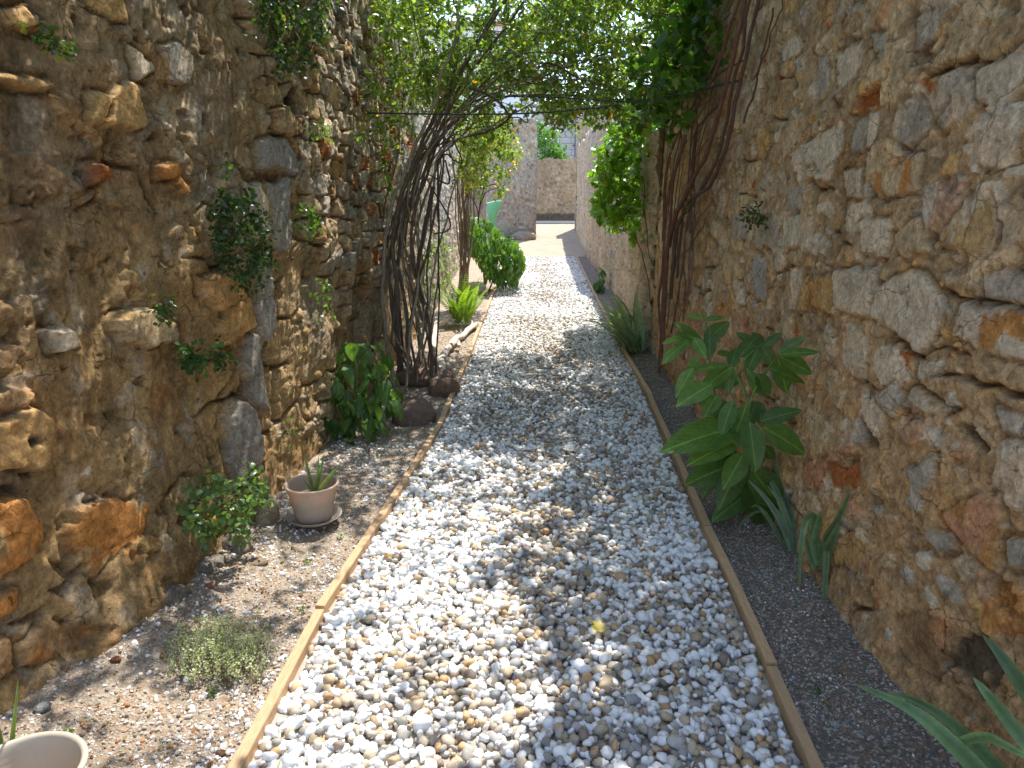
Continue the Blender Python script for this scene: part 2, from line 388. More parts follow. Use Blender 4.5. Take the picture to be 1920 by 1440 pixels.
def cfg_right0(u, v):
    e, idn, m, sh = stones(u, v, .27, .17, 21, lambda i, a, b: .05+.78*h1(i, 2)**1.3*(1-.15*ss(.3, 1.2, b)), .013, .01)
    e2, id2, m2, sh2 = stones(u, v, .11, .075, 27, lambda i, a, b: .22+1.0*h1(i, 2), .012, .01)
    mort = .008*fbm(u*5, v*5, 31, 5)+.005*fbm(u*24, v*24, 32, 4)
    big = .03*fbm(u*.7, v*.9, 33, 3)
    mc = np.array([[.37, .265, .155]])*(1+.2*fbm(u*2.3, v*2.3, 34, 4))[:, None]
    dirt = ss(.0, .5, fbm(u*1.1, v*1.6, 35, 4)+.35*(v-1.6))[:, None]; mc = mc*(1-dirt*.5)+np.array([[.27, .20, .13]])*dirt*.5
    low = ss(1.25, .5, v)[:, None]; mc = mc*(1-.5*low)+np.array([[.42, .26, .13]])*.5*low
    c1 = pick(idn, [('pale', 4.6), ('beige', 3.4), ('grey', 1.6), ('ochre', 1.2), ('brown', .7), ('bluegrey', .3)])
    c1b = pick(idn, [('beige', 3), ('ochre', 2.6), ('pink', 1.6), ('brown', 2), ('grey', 1.2), ('pale', 1.2), ('orange', .9)], 7)
    c1 = np.where((low > .5), c1b, c1); c1 = c1*(1+.2*fbm(u*9, v*9, 36, 4))[:, None]
    red = ss(.22, .45, fbm(u*7, v*6, 37, 4))[:, None]*.55; c1 = c1*(1-red)+np.array([[.44, .17, .06]])*red*ss(0, .5, h1(idn, 8)-.3)[:, None]+c1*red*(1-ss(0, .5, h1(idn, 8)-.3))[:, None]
    c2 = pick(id2, [('beige', 3), ('grey', 2), ('pale', 2), ('ochre', 2), ('rust', .6), ('dark', .5)])
    col = mc*(1-m2[:, None])+c2*m2[:, None]; d = mort*(1-m2)+(sh2*.8+mort*.5)*m2
    mm = (m*(.55+.45*h1(idn, 12)))[:, None]; col = col*(1-mm)+c1*mm; d = d*(1-m)+sh*m
    crack = ss(.11, .02, e)*ss(.12, .35, fbm(u*2.7, v*3.1, 38, 3)); d = d-.035*crack; col = col*(1-.45*crack[:, None])
    hole = ss(.40, .54, fbm(u*12, v*13, 39, 3)); d -= .02*hole; col = col*(1-.35*hole[:, None])
    foot = .05*np.exp(-np.clip(v, 0, 9)/.12)*ss(4, 2, u)
    return d+big+foot, col
def cfg_left0(u, v):
    dry = ss(-.15, .15, (u-3.95)+.55*(v-1.75)+.25*fbm(u*1.5, v*1.5, 140, 3))*ss(.9, 1.35, v+.35*fbm(u*1.3, v*2, 141, 2)+.12*(u-4))
    e, idn, m, sh = stones(u, v, .34, .21, 121, lambda i, a, b: .34+1.1*h1(i, 2)**1.0, .014, .01, .10)
    ed, idd, md, shd = stones(u, v, .20, .115, 151, .03, .055, .01, .04)
    e2, id2, m2, sh2 = stones(u, v, .13, .09, 127, lambda i, a, b: .48+1.1*h1(i, 2), .012, .01)
    mort = .022*fbm(u*2.2, v*2.6, 131, 4)+.006*fbm(u*19, v*19, 132, 4)
    mort = mort-.02*ss(.1, .5, np.abs(fbm(u*1.7+3, v*2.1, 138, 3))*1.6)*1
    big = .07*fbm(u*.8, v*.9, 133, 3)+.015*fbm(u*2.5, v*.5, 139, 3)
    mc = np.array([[.33, .23, .12]])*(1+.22*fbm(u*2.3, v*2.3, 134, 4))[:, None]
    up = ss(1.0, 2.0, v+.4*fbm(u*1.2, v*1.2, 135, 3))[:, None]; mc = mc*(1-.55*up)+np.array([[.245, .19, .135]])*.55*up
    near = ss(3.0, 4.2, u)[:, None]; mc = mc*(1-.5*near)+np.array([[.42, .33, .21]])*.5*near
    gr = ss(.12, .42, fbm(u*2.1, v*1.2, 136, 4))[:, None]; mc = mc*(1-.6*gr)+np.array([[.27, .25, .225]])*.6*gr
    c1 = pick(idn, [('ochre', 2.4), ('orange', .8), ('brown', 3), ('beige', 1.8), ('rust', .5), ('grey', 1.3), ((.30, .27, .23), 2.2)]); c1 = c1*(1+.25*fbm(u*8, v*8, 137, 4))[:, None]
    c2 = pick(id2, [('beige', 2), ('brown', 3), ('ochre', 2), ('grey', 1.5), ('dark', .6)])
    col = mc*(1-m2[:, None])+c2*m2[:, None]; d = mort*(1-m2)+(sh2+mort*.5)*m2
    mm = m*(.35+.6*h1(idn, 12)); col = col*(1-mm[:, None])+c1*mm[:, None]; d = d*(1-mm)+sh*mm
    crack = ss(.10, .02, e)*ss(.1, .33, fbm(u*2.2, v*3.1, 143, 3)); d = d-.045*crack; col = col*(1-.4*crack[:, None])
    cd = pick(idd, [('pale', 3.0), ('grey', 3.5), ('beige', 3.4), ('brown', .8), ('rust', .35), ('ochre', .5), ('bluegrey', 1.0)], 4); cd = cd*(1+.22*fbm(u*10, v*10, 144, 4))[:, None]
    dd = shd*md-.075*(1-md)+.012*fbm(u*15, v*15, 145, 3); cdd = cd*md[:, None]+np.array([[.16, .115, .075]])*(1-md[:, None])
    col = col*(1-dry[:, None])+cdd*dry[:, None]; d = d*(1-dry)+(dd+.02)*dry
    hole = ss(.42, .54, fbm(u*11, v*12, 146, 3)); d -= .018*hole; col = col*(1-.35*hole[:, None])
    foot = .10*np.exp(-np.clip(v, 0, 9)/.16)*ss(4.2, 2.6, u)
    return d+big+foot-.02, col
def cfg_render(seed, base, streak=.3, st=.25, sc=(.22, .14), stone_pal=None, rg=1.0):
    def f(u, v):
        e, idn, m, sh = stones(u, v, sc[0], sc[1], seed, lambda i, a, b: .15+(1.3-st)*h1(i, 2), .03, .01)
        d = rg*(.02*fbm(u*2, v*2.5, seed+1, 5)+.014*fbm(u*16, v*16, seed+2, 4)+.012*fbm(u*7, v*.8, seed+8, 3))
        col = np.array([base])*(1+streak*fbm(u*3, v*2.2, seed+3, 5))[:, None]
        c1 = pick(idn, stone_pal or [('pale', 2), ('beige', 3), ('grey', 2), ('ochre', 1), ('pink', .6)]); mm = (m*.8)[:, None]
        col = col*(1-mm)+c1*mm; d = d*(1-m)+sh*m
        pits = ss(.3, .5, fbm(u*20, v*14, seed+4, 2)); d -= .02*pits; col = col*(1-.3*pits[:, None])
        return d, col
    return f
FR = [  # right wall, traced stones: outline in the photo, colour, stand-out, edge roughness
 ([(1547,503),(1622,505),(1618,585),(1590,592),(1550,575)],'pale',.035,.004),
 ([(1622,532),(1670,515),(1710,512),(1755,560),(1752,600),(1735,625),(1712,655),(1655,620),(1640,600),(1622,600)],'pale',.045,.008),
 ([(1785,565),(1920,580),(1960,600),(1960,700),(1840,660),(1765,630)],'pale',.05,.006,'px','orange'),
 ([(1825,520),(1860,500),(1920,530),(1960,575),(1830,556)],'grey',.045,.006),
 ([(1745,440),(1790,370),(1840,365),(1845,440),(1830,470),(1740,470)],'pale',.045,.006,'px','ochre'),
 ([(1650,440),(1700,405),(1720,480),(1655,478)],'beige',.03,.006),
 ([(1590,415),(1650,410),(1640,480),(1595,480)],'pale',.03,.006),
 ([(1455,405),(1508,400),(1505,470),(1455,470)],'pale',.03,.003),
 ([(1360,400),(1395,405),(1395,452),(1365,447)],'grey',.03,.003),
 ([(1400,405),(1450,402),(1450,465),(1402,462)],'grey',.022,.004),
 ([(1485,275),(1555,220),(1560,290),(1525,318),(1495,312)],'pale',.02,.012),
 ([(1655,260),(1668,190),(1702,180),(1722,230),(1690,272),(1665,274)],'grey',.02,.010),
 ([(1725,232),(1752,190),(1752,240),(1737,252)],'grey',.02,.006),
 ([(1800,130),(1880,70),(1920,60),(1960,55),(1960,170),(1870,190),(1830,215),(1800,190)],'pale',.03,.014,'px','ochre'),
 ([(1680,35),(1725,20),(1722,70),(1682,98)],'grey',.02,.010),
 ([(1540,95),(1588,72),(1592,120),(1548,168)],'pale',.018,.012),
 ([(1505,110),(1528,100),(1530,170),(1510,192)],'grey',.018,.008),
 ([(1600,62),(1632,60),(1628,104),(1612,106)],'grey',.018,.008),
 ([(1432,80),(1482,58),(1482,100),(1450,115)],'pale',.018,.010),
 ([(1600,215),(1622,205),(1615,270),(1598,275)],'pale',.02,.006),
 ([(1575,230),(1598,225),(1596,285),(1572,282)],'grey',.012,.008),
 ([(1775,272),(1842,275),(1836,312),(1790,312)],'pale',.035,.006,'px','orange'),
 ([(1610,340),(1650,300),(1700,295),(1695,360),(1620,372)],'beige',.03,.010,'px','orange'),
 ([(1560,320),(1595,315),(1592,370),(1565,372)],'pale',.025,.008),
 ([(1460,345),(1490,340),(1488,398),(1462,398)],'grey',.02,.006),
 ([(1400,480),(1425,478),(1428,560),(1408,565),(1398,520)],'bluegrey',.02,.006),
 ([(1490,520),(1545,515),(1540,585),(1480,582)],'ochre',.022,.010,'px','orange'),
 ([(1800,930),(1860,925),(1870,1010),(1862,1080),(1800,1020),(1750,960)],'pink',.045,.008,'px','orange'),
 ([(1722,995),(1775,1000),(1782,1032),(1740,1032)],'grey',.03,.006),
 ([(1875,1005),(1920,1000),(1925,1065),(1880,1068)],'grey',.035,.006),
 ([(1850,760),(1920,790),(1912,822),(1860,812)],'grey',.03,.006),
 ([(1625,740),(1665,718),(1692,760),(1660,780)],'grey',.03,.010),
 ([(1690,880),(1735,850),(1742,900),(1705,935)],'grey',.03,.010),
 ([(1545,860),(1600,870),(1608,905),(1560,920)],'rust',.02,.014),
 ([(1500,870),(1545,860),(1545,915),(1505,915)],'pink',.02,.012,'px','rust'),
 ([(1560,1020),(1600,1000),(1630,1030),(1610,1070),(1570,1060)],'ochre',.03,.010,'px','orange'),
 ([(1690,1160),(1730,1150),(1775,1230),(1760,1270),(1700,1220)],'brown',.035,.010),
 ([(1790,1190),(1850,1170),(1880,1250),(1850,1300),(1780,1260)],(.13,.10,.065),-.01,.04),
 ([(1610,160),(1625,150),(1622,205),(1606,206)],'orange',-.02,.010),
 ([(1575,180),(1622,158),(1620,185),(1580,222)],'rust',-.03,.010),
 ([(1700,140),(1790,100),(1795,112),(1705,150)],'dark',-.045,.006),
 ([(1740,690),(1900,730),(1960,760),(1900,745),(1730,702)],'dark',-.045,.008),
 ([(1770,800),(1800,790),(1840,840),(1830,850)],'dark',-.04,.008),
 ([(1600,780),(1625,800),(1640,850),(1615,845)],'dark',-.03,.010),
]
FL = [
 ([(-20,772),(60,765),(106,788),(115,850),(95,880),(20,878),(-20,880)],'ochre',.05,.006,'px','orange'),
 ([(55,820),(82,815),(85,835),(62,842)],'black',.0,.006),
 ([(-20,930),(60,935),(90,975),(80,1020),(30,1082),(-20,1110)],'orange',.05,.008,'px','ochre'),
 ([(150,960),(215,930),(280,940),(265,990),(220,1030),(170,1080),(145,1060)],'orange',.04,.016,'px','ochre'),
 ([(-20,1120),(50,1100),(42,1140),(-20,1190)],'orange',.02,.006,'px','orange'),
 ([(30,1210),(80,1175),(165,1168),(142,1215),(80,1240),(40,1245)],'brown',.05,.006,'px','orange'),
 ([(-20,1190),(25,1195),(30,1260),(-20,1300)],'brown',.01,.006),
 ([(-20,640),(75,650),(60,690),(20,705),(-20,700)],'brown',-.012,.008,'px','brown'),
 ([(-20,720),(40,735),(92,730),(80,762),(-20,790)],'brown',-.012,.012,'px','ochre'),
 ([(-20,575),(30,560),(80,570),(60,610),(-20,600)],'brown',-.012,.02,'px','brown'),
 ([(255,595),(300,580),(345,605),(350,640),(300,650),(265,645)],'beige',.03,.012,'px','ochre'),
 ([(245,165),(275,150),(300,228),(285,243),(245,232),(225,225)],'ochre',.035,.012),
 ([(200,170),(240,180),(225,228),(198,225)],'ochre',.03,.012),
 ([(50,20),(95,5),(120,40),(108,60),(60,50)],'ochre',.035,.008),
 ([(180,-20),(255,-20),(272,40),(240,42),(205,20)],'ochre',.04,.008),
 ([(325,85),(365,75),(388,110),(385,162),(350,152)],'grey',.035,.010),
 ([(265,75),(310,112),(318,132),(288,152)],'pale',.03,.010),
 ([(200,305),(235,298),(240,335),(215,352)],'rust',.03,.014),
 ([(20,130),(60,140),(140,150),(140,175),(70,165),(20,150)],'ochre',.04,.014),
 ([(330,310),(360,305),(362,335),(335,335)],'orange',.03,.008),
 ([(440,770),(460,740),(490,770),(500,850),(480,900),(440,930),(432,860)],(.27,.26,.245),.03,.012),
 ([(480,620),(500,630),(505,720),(515,780),(490,760),(475,700)],(.27,.26,.245),.02,.012),
 ([(498,480),(520,470),(530,620),(510,640),(495,580)],(.30,.29,.27),.035,.012),
 ([(508,262),(545,258),(565,290),(568,330),(545,322),(505,316)],(.30,.29,.28),.08,.006),
 ([(500,322),(548,325),(545,345),(505,345)],'dark',-.04,.006),
 ([(520,345),(560,330),(560,470),(530,480)],(.30,.29,.27),.03,.010),
 ([(478,345),(510,330),(522,440),(500,470),(480,420)],'pale',.02,.012),
 ([(390,520),(470,500),(480,580),(420,590)],'ochre',.02,.025),
 ([(430,590),(480,560),(490,620),(440,650)],'ochre',.02,.025,'px','orange'),
 ([(130,620),(160,615),(165,650),(140,660)],'pale',.02,.010),
 ([(180,1040),(120,1120),(100,1110),(150,1060)],'dark',-.03,.012),
 ([(-20,790),(40,765),(60,770),(-20,815)],'dark',-.025,.006),
 ([(90,1160),(10,1180),(95,1130)],'dark',-.04,.006),
 ([(560,165),(575,160),(580,210),(565,225),(545,200)],'black',-.10,.006),
 ([(85,10),(120,5),(140,90),(128,80)],'dark',-.03,.006),
 ([(180,1200),(240,1165),(245,1185),(200,1225)],'brown',.04,.01),
]
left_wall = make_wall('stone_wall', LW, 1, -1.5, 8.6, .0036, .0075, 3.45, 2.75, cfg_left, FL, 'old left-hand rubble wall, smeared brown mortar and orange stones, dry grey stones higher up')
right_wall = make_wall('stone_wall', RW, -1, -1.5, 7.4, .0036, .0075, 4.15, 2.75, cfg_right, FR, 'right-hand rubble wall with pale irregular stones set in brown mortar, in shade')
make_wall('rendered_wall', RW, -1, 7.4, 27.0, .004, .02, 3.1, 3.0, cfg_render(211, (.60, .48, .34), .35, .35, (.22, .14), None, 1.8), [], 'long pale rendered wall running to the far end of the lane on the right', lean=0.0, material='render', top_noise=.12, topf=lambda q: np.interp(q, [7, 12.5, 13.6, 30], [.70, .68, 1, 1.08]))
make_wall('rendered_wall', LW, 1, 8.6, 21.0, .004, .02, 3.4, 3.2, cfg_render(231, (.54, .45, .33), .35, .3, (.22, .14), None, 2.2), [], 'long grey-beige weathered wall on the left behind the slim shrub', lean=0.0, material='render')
# end pier of the right-hand wall
def face_wall(name, x0, x1, y, z0, ztop, thick, cfg, res, label, cat='wall', topn=.05, material='stone', feats=()):
    xs = np.arange(x0, x1+res, res); zs = np.arange(z0, ztop+res, res); X, Z = np.meshgrid(xs, zs, indexing='ij')
    u, v = X.ravel(), Z.ravel(); d, col = cfg(u, v)
    for poly, cn in feats:
        dd = polydist(u, v, poly); m = ss(-.01, .04, dd+.02*fbm(u*9, v*9, 3, 3))[:, None]; col = col*(1-m)+np.array([PAL[cn]])*m
    edge = np.minimum(u-x0, xs[-1]-u); vx = u+.03*fbm(v*5, v*0+u*0, 8, 4)*(edge < res*1.5)
    vz = v+topn*fbm(u*3.3, u*0, 6, 4)*(v > zs[-1]-res*.5)
    V = np.stack([vx, y-d, vz], 1); nu, nv = X.shape; n0 = len(V); F = [grid_faces(nu, nv)]
    ring = list(np.arange(nv))+list(np.arange(1, nu)*nv+nv-1)+list((nu-1)*nv+np.arange(nv-2, -1, -1))+list(np.arange(nu-2, 0, -1)*nv)
    B = V[ring].copy(); B[:, 1] = y+thick; nr = len(ring); a = np.array(ring); b = n0+np.arange(nr)
    F.append(np.stack([a, b, np.roll(b, -1), np.roll(a, -1)], 1))
    cc = np.concatenate([col, col[ring]])
    return tag(mesh_np(name, np.concatenate([V, B]), [F[0][:, ::-1], F[1]], M[material], col=cc, smooth=True), label, cat)
face_wall('stone_pier', 1.02, 1.75, 26.98, -.1, 4.2, .6, cfg_render(251, (.45, .36, .26), .3, .4), .03, 'tall rough pier ending the right-hand wall at the lane mouth', 'pier')
# far stone gable between the lane and the yard
face_wall('stone_pillar', -2.12, -.38, 25.0, .05, 4.02, .9, cfg_render(261, (.46, .37, .28), .25, .75, (.42, .17), [('beige', 3), ('pale', 1.4), ('grey', 3), ('brown', 1.3), ('ochre', .5)]), .028,
          'thick grey stone wall end standing beside the green sack at the end of the lane', 'wall', feats=[([(-1.32, 3.5), (-1.05, 3.45), (-.98, 3.6), (-1.15, 3.75), (-1.3, 3.7)], 'orange')])
face_wall('low_wall', -.9, 1.9, 30.0, .5, 3.05, .5, cfg_render(271, (.46, .34, .22), .35, .55, (.38, .2), [('beige', 3), ('pale', 1), ('brown', 3), ('ochre', 2), ('grey', 1)]), .035,
          'ochre stone yard wall with a shrub behind it at the end of the lane', 'wall', topn=.12, feats=[([(-.9, 1.0), (1.9, 1.0), (1.9, .4), (-.9, .4)], 'dark')])
face_wall('garden_pier', -2.75, -1.70, 21.0, -.1, 3.3, .5, cfg_render(281, (.52, .45, .36), .08, .02), .05, 'smooth beige pier just left of the green sack, behind the leafy shrub', 'pier', material='render')

# loose footing stones under the far pillar
def rock(name, c, r, seed, col, label, cat='rock', root=None, n=3, amp=.28, rz=0.0, shape_pow=1.0, group=None, col2=None, material='rock'):
    import bmesh
    bm = bmesh.new(); bmesh.ops.create_icosphere(bm, subdivisions=n, radius=1)
    V = np.array([v.co[:] for v in bm.verts]); F = np.array([[v.index for v in f.verts] for f in bm.faces]); bm.free()
    k = 1+amp*(fbm(V[:, 0]*1.3+seed, V[:, 1]*1.3+V[:, 2]*.9, seed, 4)+.6*fbm(V[:, 2]*1.4, V[:, 0]*1.2+seed, seed+3, 3))
    V = np.sign(V)*np.abs(V)**shape_pow*k[:, None]*np.array(r)
    ca, sa = math.cos(rz), math.sin(rz); V = np.stack([V[:, 0]*ca-V[:, 1]*sa, V[:, 0]*sa+V[:, 1]*ca, V[:, 2]], 1)
    cc = np.array([col])*(1+.25*fbm(V[:, 0]/r[0]*2, V[:, 2]/r[2]*2+V[:, 1]/r[1], seed+5, 3))[:, None]
    if col2 is not None:
        m = ss(0, .3, fbm(V[:, 0]/r[0]*1.5+4, V[:, 1]/r[1]*1.5, seed+8, 3))[:, None]; cc = cc*(1-m)+np.array([col2])*m
    o = mesh_np(name, V, F, M[material], col=cc); o.location = c
    return tag(o, label, cat, group)
rock('footing_stone', (-.75, 24.75, .30), (.42, .25, .20), 3, (.42, .34, .26), 'rounded boulder under the right corner of the far stone pillar')
rock('footing_stone', (-1.55, 24.75, .32), (.35, .22, .18), 5, (.34, .30, .26), 'grey boulder at the middle foot of the far stone pillar')

# buildings behind
house = empty('white_house', (-4.0, 46, 0)); tag(house, 'tall plain white plastered house rising behind the stone pillar', 'house')
b = MB(); b.box((-4.05, 49, 5.6), (7.0, 6, 11.2), col=(.66, .66, .72)); b.build('wall', M['paint'], house, smooth=False)
b = MB(); b.box((-4.05, 49, 11.33), (7.5, 6.5, .25), col=(.38, .19, .12)); b.build('roof', M['render'], house, smooth=False)
shed = empty('block_house', (1.6, 36, 0)); tag(shed, 'grey concrete block building with corrugated roof edge behind the shrub', 'building')
m, nt, p = mat("concrete blocks", .9, .2); w = wcoord(nt)
sx = N(nt, "ShaderNodeSeparateXYZ"); nt.links.new(w, sx.inputs[0]); cx = N(nt, "ShaderNodeCombineXYZ")
nt.links.new(sx.outputs[0], cx.inputs[0]); nt.links.new(sx.outputs[2], cx.inputs[1])
br = N(nt, "ShaderNodeTexBrick"); nt.links.new(cx.outputs[0], br.inputs[0]); br.inputs["Scale"].default_value = 1.0
br.inputs["Brick Width"].default_value = .55; br.inputs["Row Height"].default_value = .27; br.inputs["Mortar Size"].default_value = .014
br.inputs["Color1"].default_value = (.43, .41, .41, 1); br.inputs["Color2"].default_value = (.37, .35, .35, 1); br.inputs["Mortar"].default_value = (.22, .20, .19, 1)
nz = noise(nt, w, 6, 8, .7); nt.links.new(mixc(nt, 1.0, br.outputs[0], maprange(nt, nz, .3, .7, .8, 1.15), 'MULTIPLY'), p.inputs["Base Color"])
bumpy(nt, p, [(br.outputs["Fac"], -.5, .02), (nz, .4, .02)]); M['block'] = m
b = MB(); b.box((1.75, 39, 2.9), (4.6, 6, 5.6)); b.build('wall', M['block'], shed, smooth=False)
b = MB()
for i in range(60):
    x = -.65+i*.08; z = 5.76+.03*math.cos(i*math.pi); x2 = x+.08; z2 = 5.76+.03*math.cos((i+1)*math.pi)
    b.add([[x, 35.6, z], [x2, 35.6, z2], [x2, 42.3, z2+.9], [x, 42.3, z+.9], [x, 35.6, z-.012], [x2, 35.6, z2-.012], [x2, 42.3, z2+.888], [x, 42.3, z+.888]], [[0, 1, 2, 3], [7, 6, 5, 4], [0, 4, 5, 1]], (.32, .34, .38))
b.build('roof', M['metal'], shed, smooth=False)
b = MB(); b.box((1.55, 35.8, 5.66), (4.9, .12, .10), col=(.36, .33, .30)); b.build('eave_board', M['paint'], shed, smooth=False)
b = MB(); tube(b, [(1.27, 35.85, 5.6), (1.27, 35.85, 3.0), (1.27, 35.85, .8)], .035, sides=8, col=(.12, .12, .13))
for z in (3.95, 5.1): b.box((1.22, 35.86, z), (.12, .06, .07), col=(.06, .06, .06))
b.build('drain_pipe', M['metal'], shed)

# ------------------------------------------------------------------ ground
LBX = lerp_poly([(-.80, -1.5), (-.803, 1.66), (-.812, 2.41), (-.78, 3.11), (-.745, 3.87), (-.70, 4.9), (-.735, 7.18), (-.80, 9.5), (-.855, 12), (-.80, 16), (-.72, 20.2)])
RBX = lerp_poly([(.69, -1.5), (.705, 1.7), (.73, 2.15), (.745, 3.2), (.75, 4.0), (.785, 5.5), (.795, 6.65), (.77, 7.6), (.77, 13.9), (.80, 20.2)])
def gz(x, y):
    z = np.zeros(np.shape(x))+np.interp(y, [-9, 20.2, 25, 30, 60], [0, 0, .23, .70, 1.0])
    return z
m, nt, p = mat("bed soil", .95, .15); w = wcoord(nt); n1 = noise(nt, w, 90, 6, .75); n2 = noise(nt, w, 4, 5, .6)
base = mixc(nt, maprange(nt, n2, .35, .65, 0, 1), (.42, .34, .25), (.31, .25, .185))
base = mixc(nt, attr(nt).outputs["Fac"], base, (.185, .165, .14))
base = mixc(nt, 1.0, base, maprange(nt, n1, .3, .7, .55, 1.4), 'MULTIPLY')
vo = N(nt, "ShaderNodeTexVoronoi"); vo.inputs["Scale"].default_value = 130; nt.links.new(w, vo.inputs["Vector"])
lum = N(nt, "ShaderNodeSeparateColor"); nt.links.new(vo.outputs["Color"], lum.inputs[0])
base = mixc(nt, maprange(nt, lum.outputs[0], .80, .84, 0, .75), base, (.52, .47, .40))
base = mixc(nt, maprange(nt, lum.outputs[1], .82, .86, 0, .7), base, (.36, .19, .10))
nt.links.new(base, p.inputs["Base Color"]); bumpy(nt, p, [(n1, .8, .012), (vo.outputs["Distance"], .6, .006)]); M['soil'] = m
xs = np.concatenate([np.linspace(-300, -4, 12), np.arange(-2.6, 2.6, .02), np.linspace(4, 300, 12)])
ys = np.concatenate([np.linspace(-200, -3, 8), ygrid(-2, 34, .006, 2.0), np.linspace(36, 800, 30)])
X, Yg = np.meshgrid(xs, ys, indexing='ij'); u, v = X.ravel(), Yg.ravel()
def bedz(x, y):
    z = gz(x, y); inb = ((x < LBX(y)-.03) | (x > RBX(y)+.03)) & (y < 20) & (np.abs(x) < 3)
    dl = np.clip((LBX(y)-x), 0, .7); dr = np.clip(x-RBX(y), 0, .4)
    return z+np.where(inb, .012*fbm(x*5, y*5, 301, 4)+.012*fbm(x*17, y*17, 302, 3)+.05*ss(.15, .6, dl)*ss(5, 2.5, y)+.03*ss(.1, .35, dr), -.012*(y < 20.1)*(np.abs(x) < 3))
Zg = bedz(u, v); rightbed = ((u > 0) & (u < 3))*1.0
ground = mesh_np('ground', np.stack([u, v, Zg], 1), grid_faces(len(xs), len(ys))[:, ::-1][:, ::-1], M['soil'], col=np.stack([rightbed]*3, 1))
tag(ground, kind='structure')
# concrete lane beyond the gravel
m, nt, p = mat("old concrete", .9, .2); w = wcoord(nt); n1 = noise(nt, w, 2.5, 8, .7); n2 = noise(nt, w, 40, 5, .7)
c = mixc(nt, maprange(nt, n1, .35, .65, 0, 1), (.47, .36, .25), (.34, .28, .21)); c = mixc(nt, 1.0, c, maprange(nt, n2, .3, .7, .75, 1.2), 'MULTIPLY')
nt.links.new(c, p.inputs["Base Color"]); bumpy(nt, p, [(n1, .5, .03), (n2, .6, .01)]); M['conc'] = m
xs = np.linspace(-3, 3, 60); ys = np.linspace(20.2, 36, 160); X, Yg = np.meshgrid(xs, ys, indexing='ij'); u, v = X.ravel(), Yg.ravel()
Z = gz(u, v)+.012+.012*fbm(u*1.5, v*1.5, 310, 4)
tag(mesh_np('lane', np.stack([u, v, Z], 1), grid_faces(len(xs), len(ys)), M['conc']), kind='structure')
# pale threshold slab at the yard
b = MB(); b.box((.4, 29.3, .66), (1.7, .7, .06), col=(.62, .58, .50)); tag(b.build('doorstep', M['paint'], smooth=False), 'pale flat stone step at the foot of the ochre yard wall', 'step')

# ------------------------------------------------------------------ pebbles
import bmesh
def ico(n):
    bm = bmesh.new(); bmesh.ops.create_icosphere(bm, subdivisions=n, radius=1)
    V = np.array([v.co[:] for v in bm.verts]); F = np.array([[v.index for v in f.verts] for f in bm.faces]); bm.free(); return V, F
def rand_rot(n, tilt=.45):
    az = RNG.random(n)*2*math.pi; a, b = RNG.normal(0, tilt, n), RNG.normal(0, tilt, n)
    ca, sa = np.cos(az), np.sin(az); z = np.zeros(n); o = np.ones(n)
    Rz = np.stack([ca, -sa, z, sa, ca, z, z, z, o], 1).reshape(n, 3, 3)
    Rx = np.stack([o, z, z, z, np.cos(a), -np.sin(a), z, np.sin(a), np.cos(a)], 1).reshape(n, 3, 3)
    Ry = np.stack([np.cos(b), z, np.sin(b), z, o, z, -np.sin(b), z, np.cos(b)], 1).reshape(n, 3, 3)
    return Rx@Ry@Rz
def stones_mesh(pos, size, cols, sub, nvar=14, flat=(.45, .8), asp=(.6, 1.0), tilt=.45, amp=.25, pw=1.0):
    V0, F0 = ico(sub); n = len(pos); Vs = []; Rm = rand_rot(n, tilt)
    var = RNG.integers(0, nvar, n); out = np.zeros((n, len(V0), 3))
    for k in range(nvar):
        s = k*7.7; kk = 1+amp*(fbm(V0[:, 0]*1.1+s, V0[:, 1]*1.1+V0[:, 2]*.8, 400+k, 2)+fbm(V0[:, 2]*1.2+s, V0[:, 0], 420+k, 2)*.7)
        Vk = np.sign(V0)*np.abs(V0)**pw*kk[:, None]; m = var == k; out[m] = Vk[None]
    sc = np.stack([np.ones(n), RNG.uniform(*asp, n), RNG.uniform(*flat, n)], 1)*size[:, None]
    out = out*sc[:, None]; out = np.einsum('nij,nvj->nvi', Rm, out)+pos[:, None]
    F = (F0[None]+(np.arange(n)*len(V0))[:, None, None]).reshape(-1, 3)
    return out.reshape(-1, 3), F, np.repeat(cols, len(V0), axis=0)
def peb_cols(x, y):
    n = len(x); patch = fbm(x*2.6, y*1.6, 501, 3)+.75*np.exp(-((x-.0)/.40)**2)-.34-.35*ss(4.5, 8, y)
    pt = np.clip(.48+.5*patch, .16, .85)     # share of coloured pebbles
    r = RNG.random(n); col = np.zeros((n, 3))
    wht = np.array([[.86, .85, .82]])*(1-.16*RNG.random((n, 1))**2)
    pal = np.array([(.48, .37, .24), (.50, .41, .29), (.58, .53, .45), (.38, .28, .17), (.34, .31, .26), (.48, .45, .41), (.26, .20, .15), (.50, .32, .16), (.33, .32, .31), (.52, .43, .31), (.40, .35, .28), (.30, .27, .23)])
    pk = pal[RNG.integers(0, len(pal), n)]*(1+.25*(RNG.random((n, 1))-.5))
    col[:] = np.where((r > pt)[:, None], wht, pk); return col
def jitter(y0, y1, sp, xl, xr, j=.45):
    ny = int((y1-y0)/sp); out = []
    for k in range(ny):
        yy = y0+(k+.5)*sp; a, b_ = xl(yy), xr(yy); nx = int((b_-a)/sp); xx = a+(np.arange(nx)+.5)*(b_-a)/nx
        out.append(np.stack([xx+RNG.uniform(-j, j, nx)*sp, yy+RNG.uniform(-j, j, nx)*sp], 1))
    return np.concatenate(out)
Vp, Fp, Cp, nb = [], [], [], 0
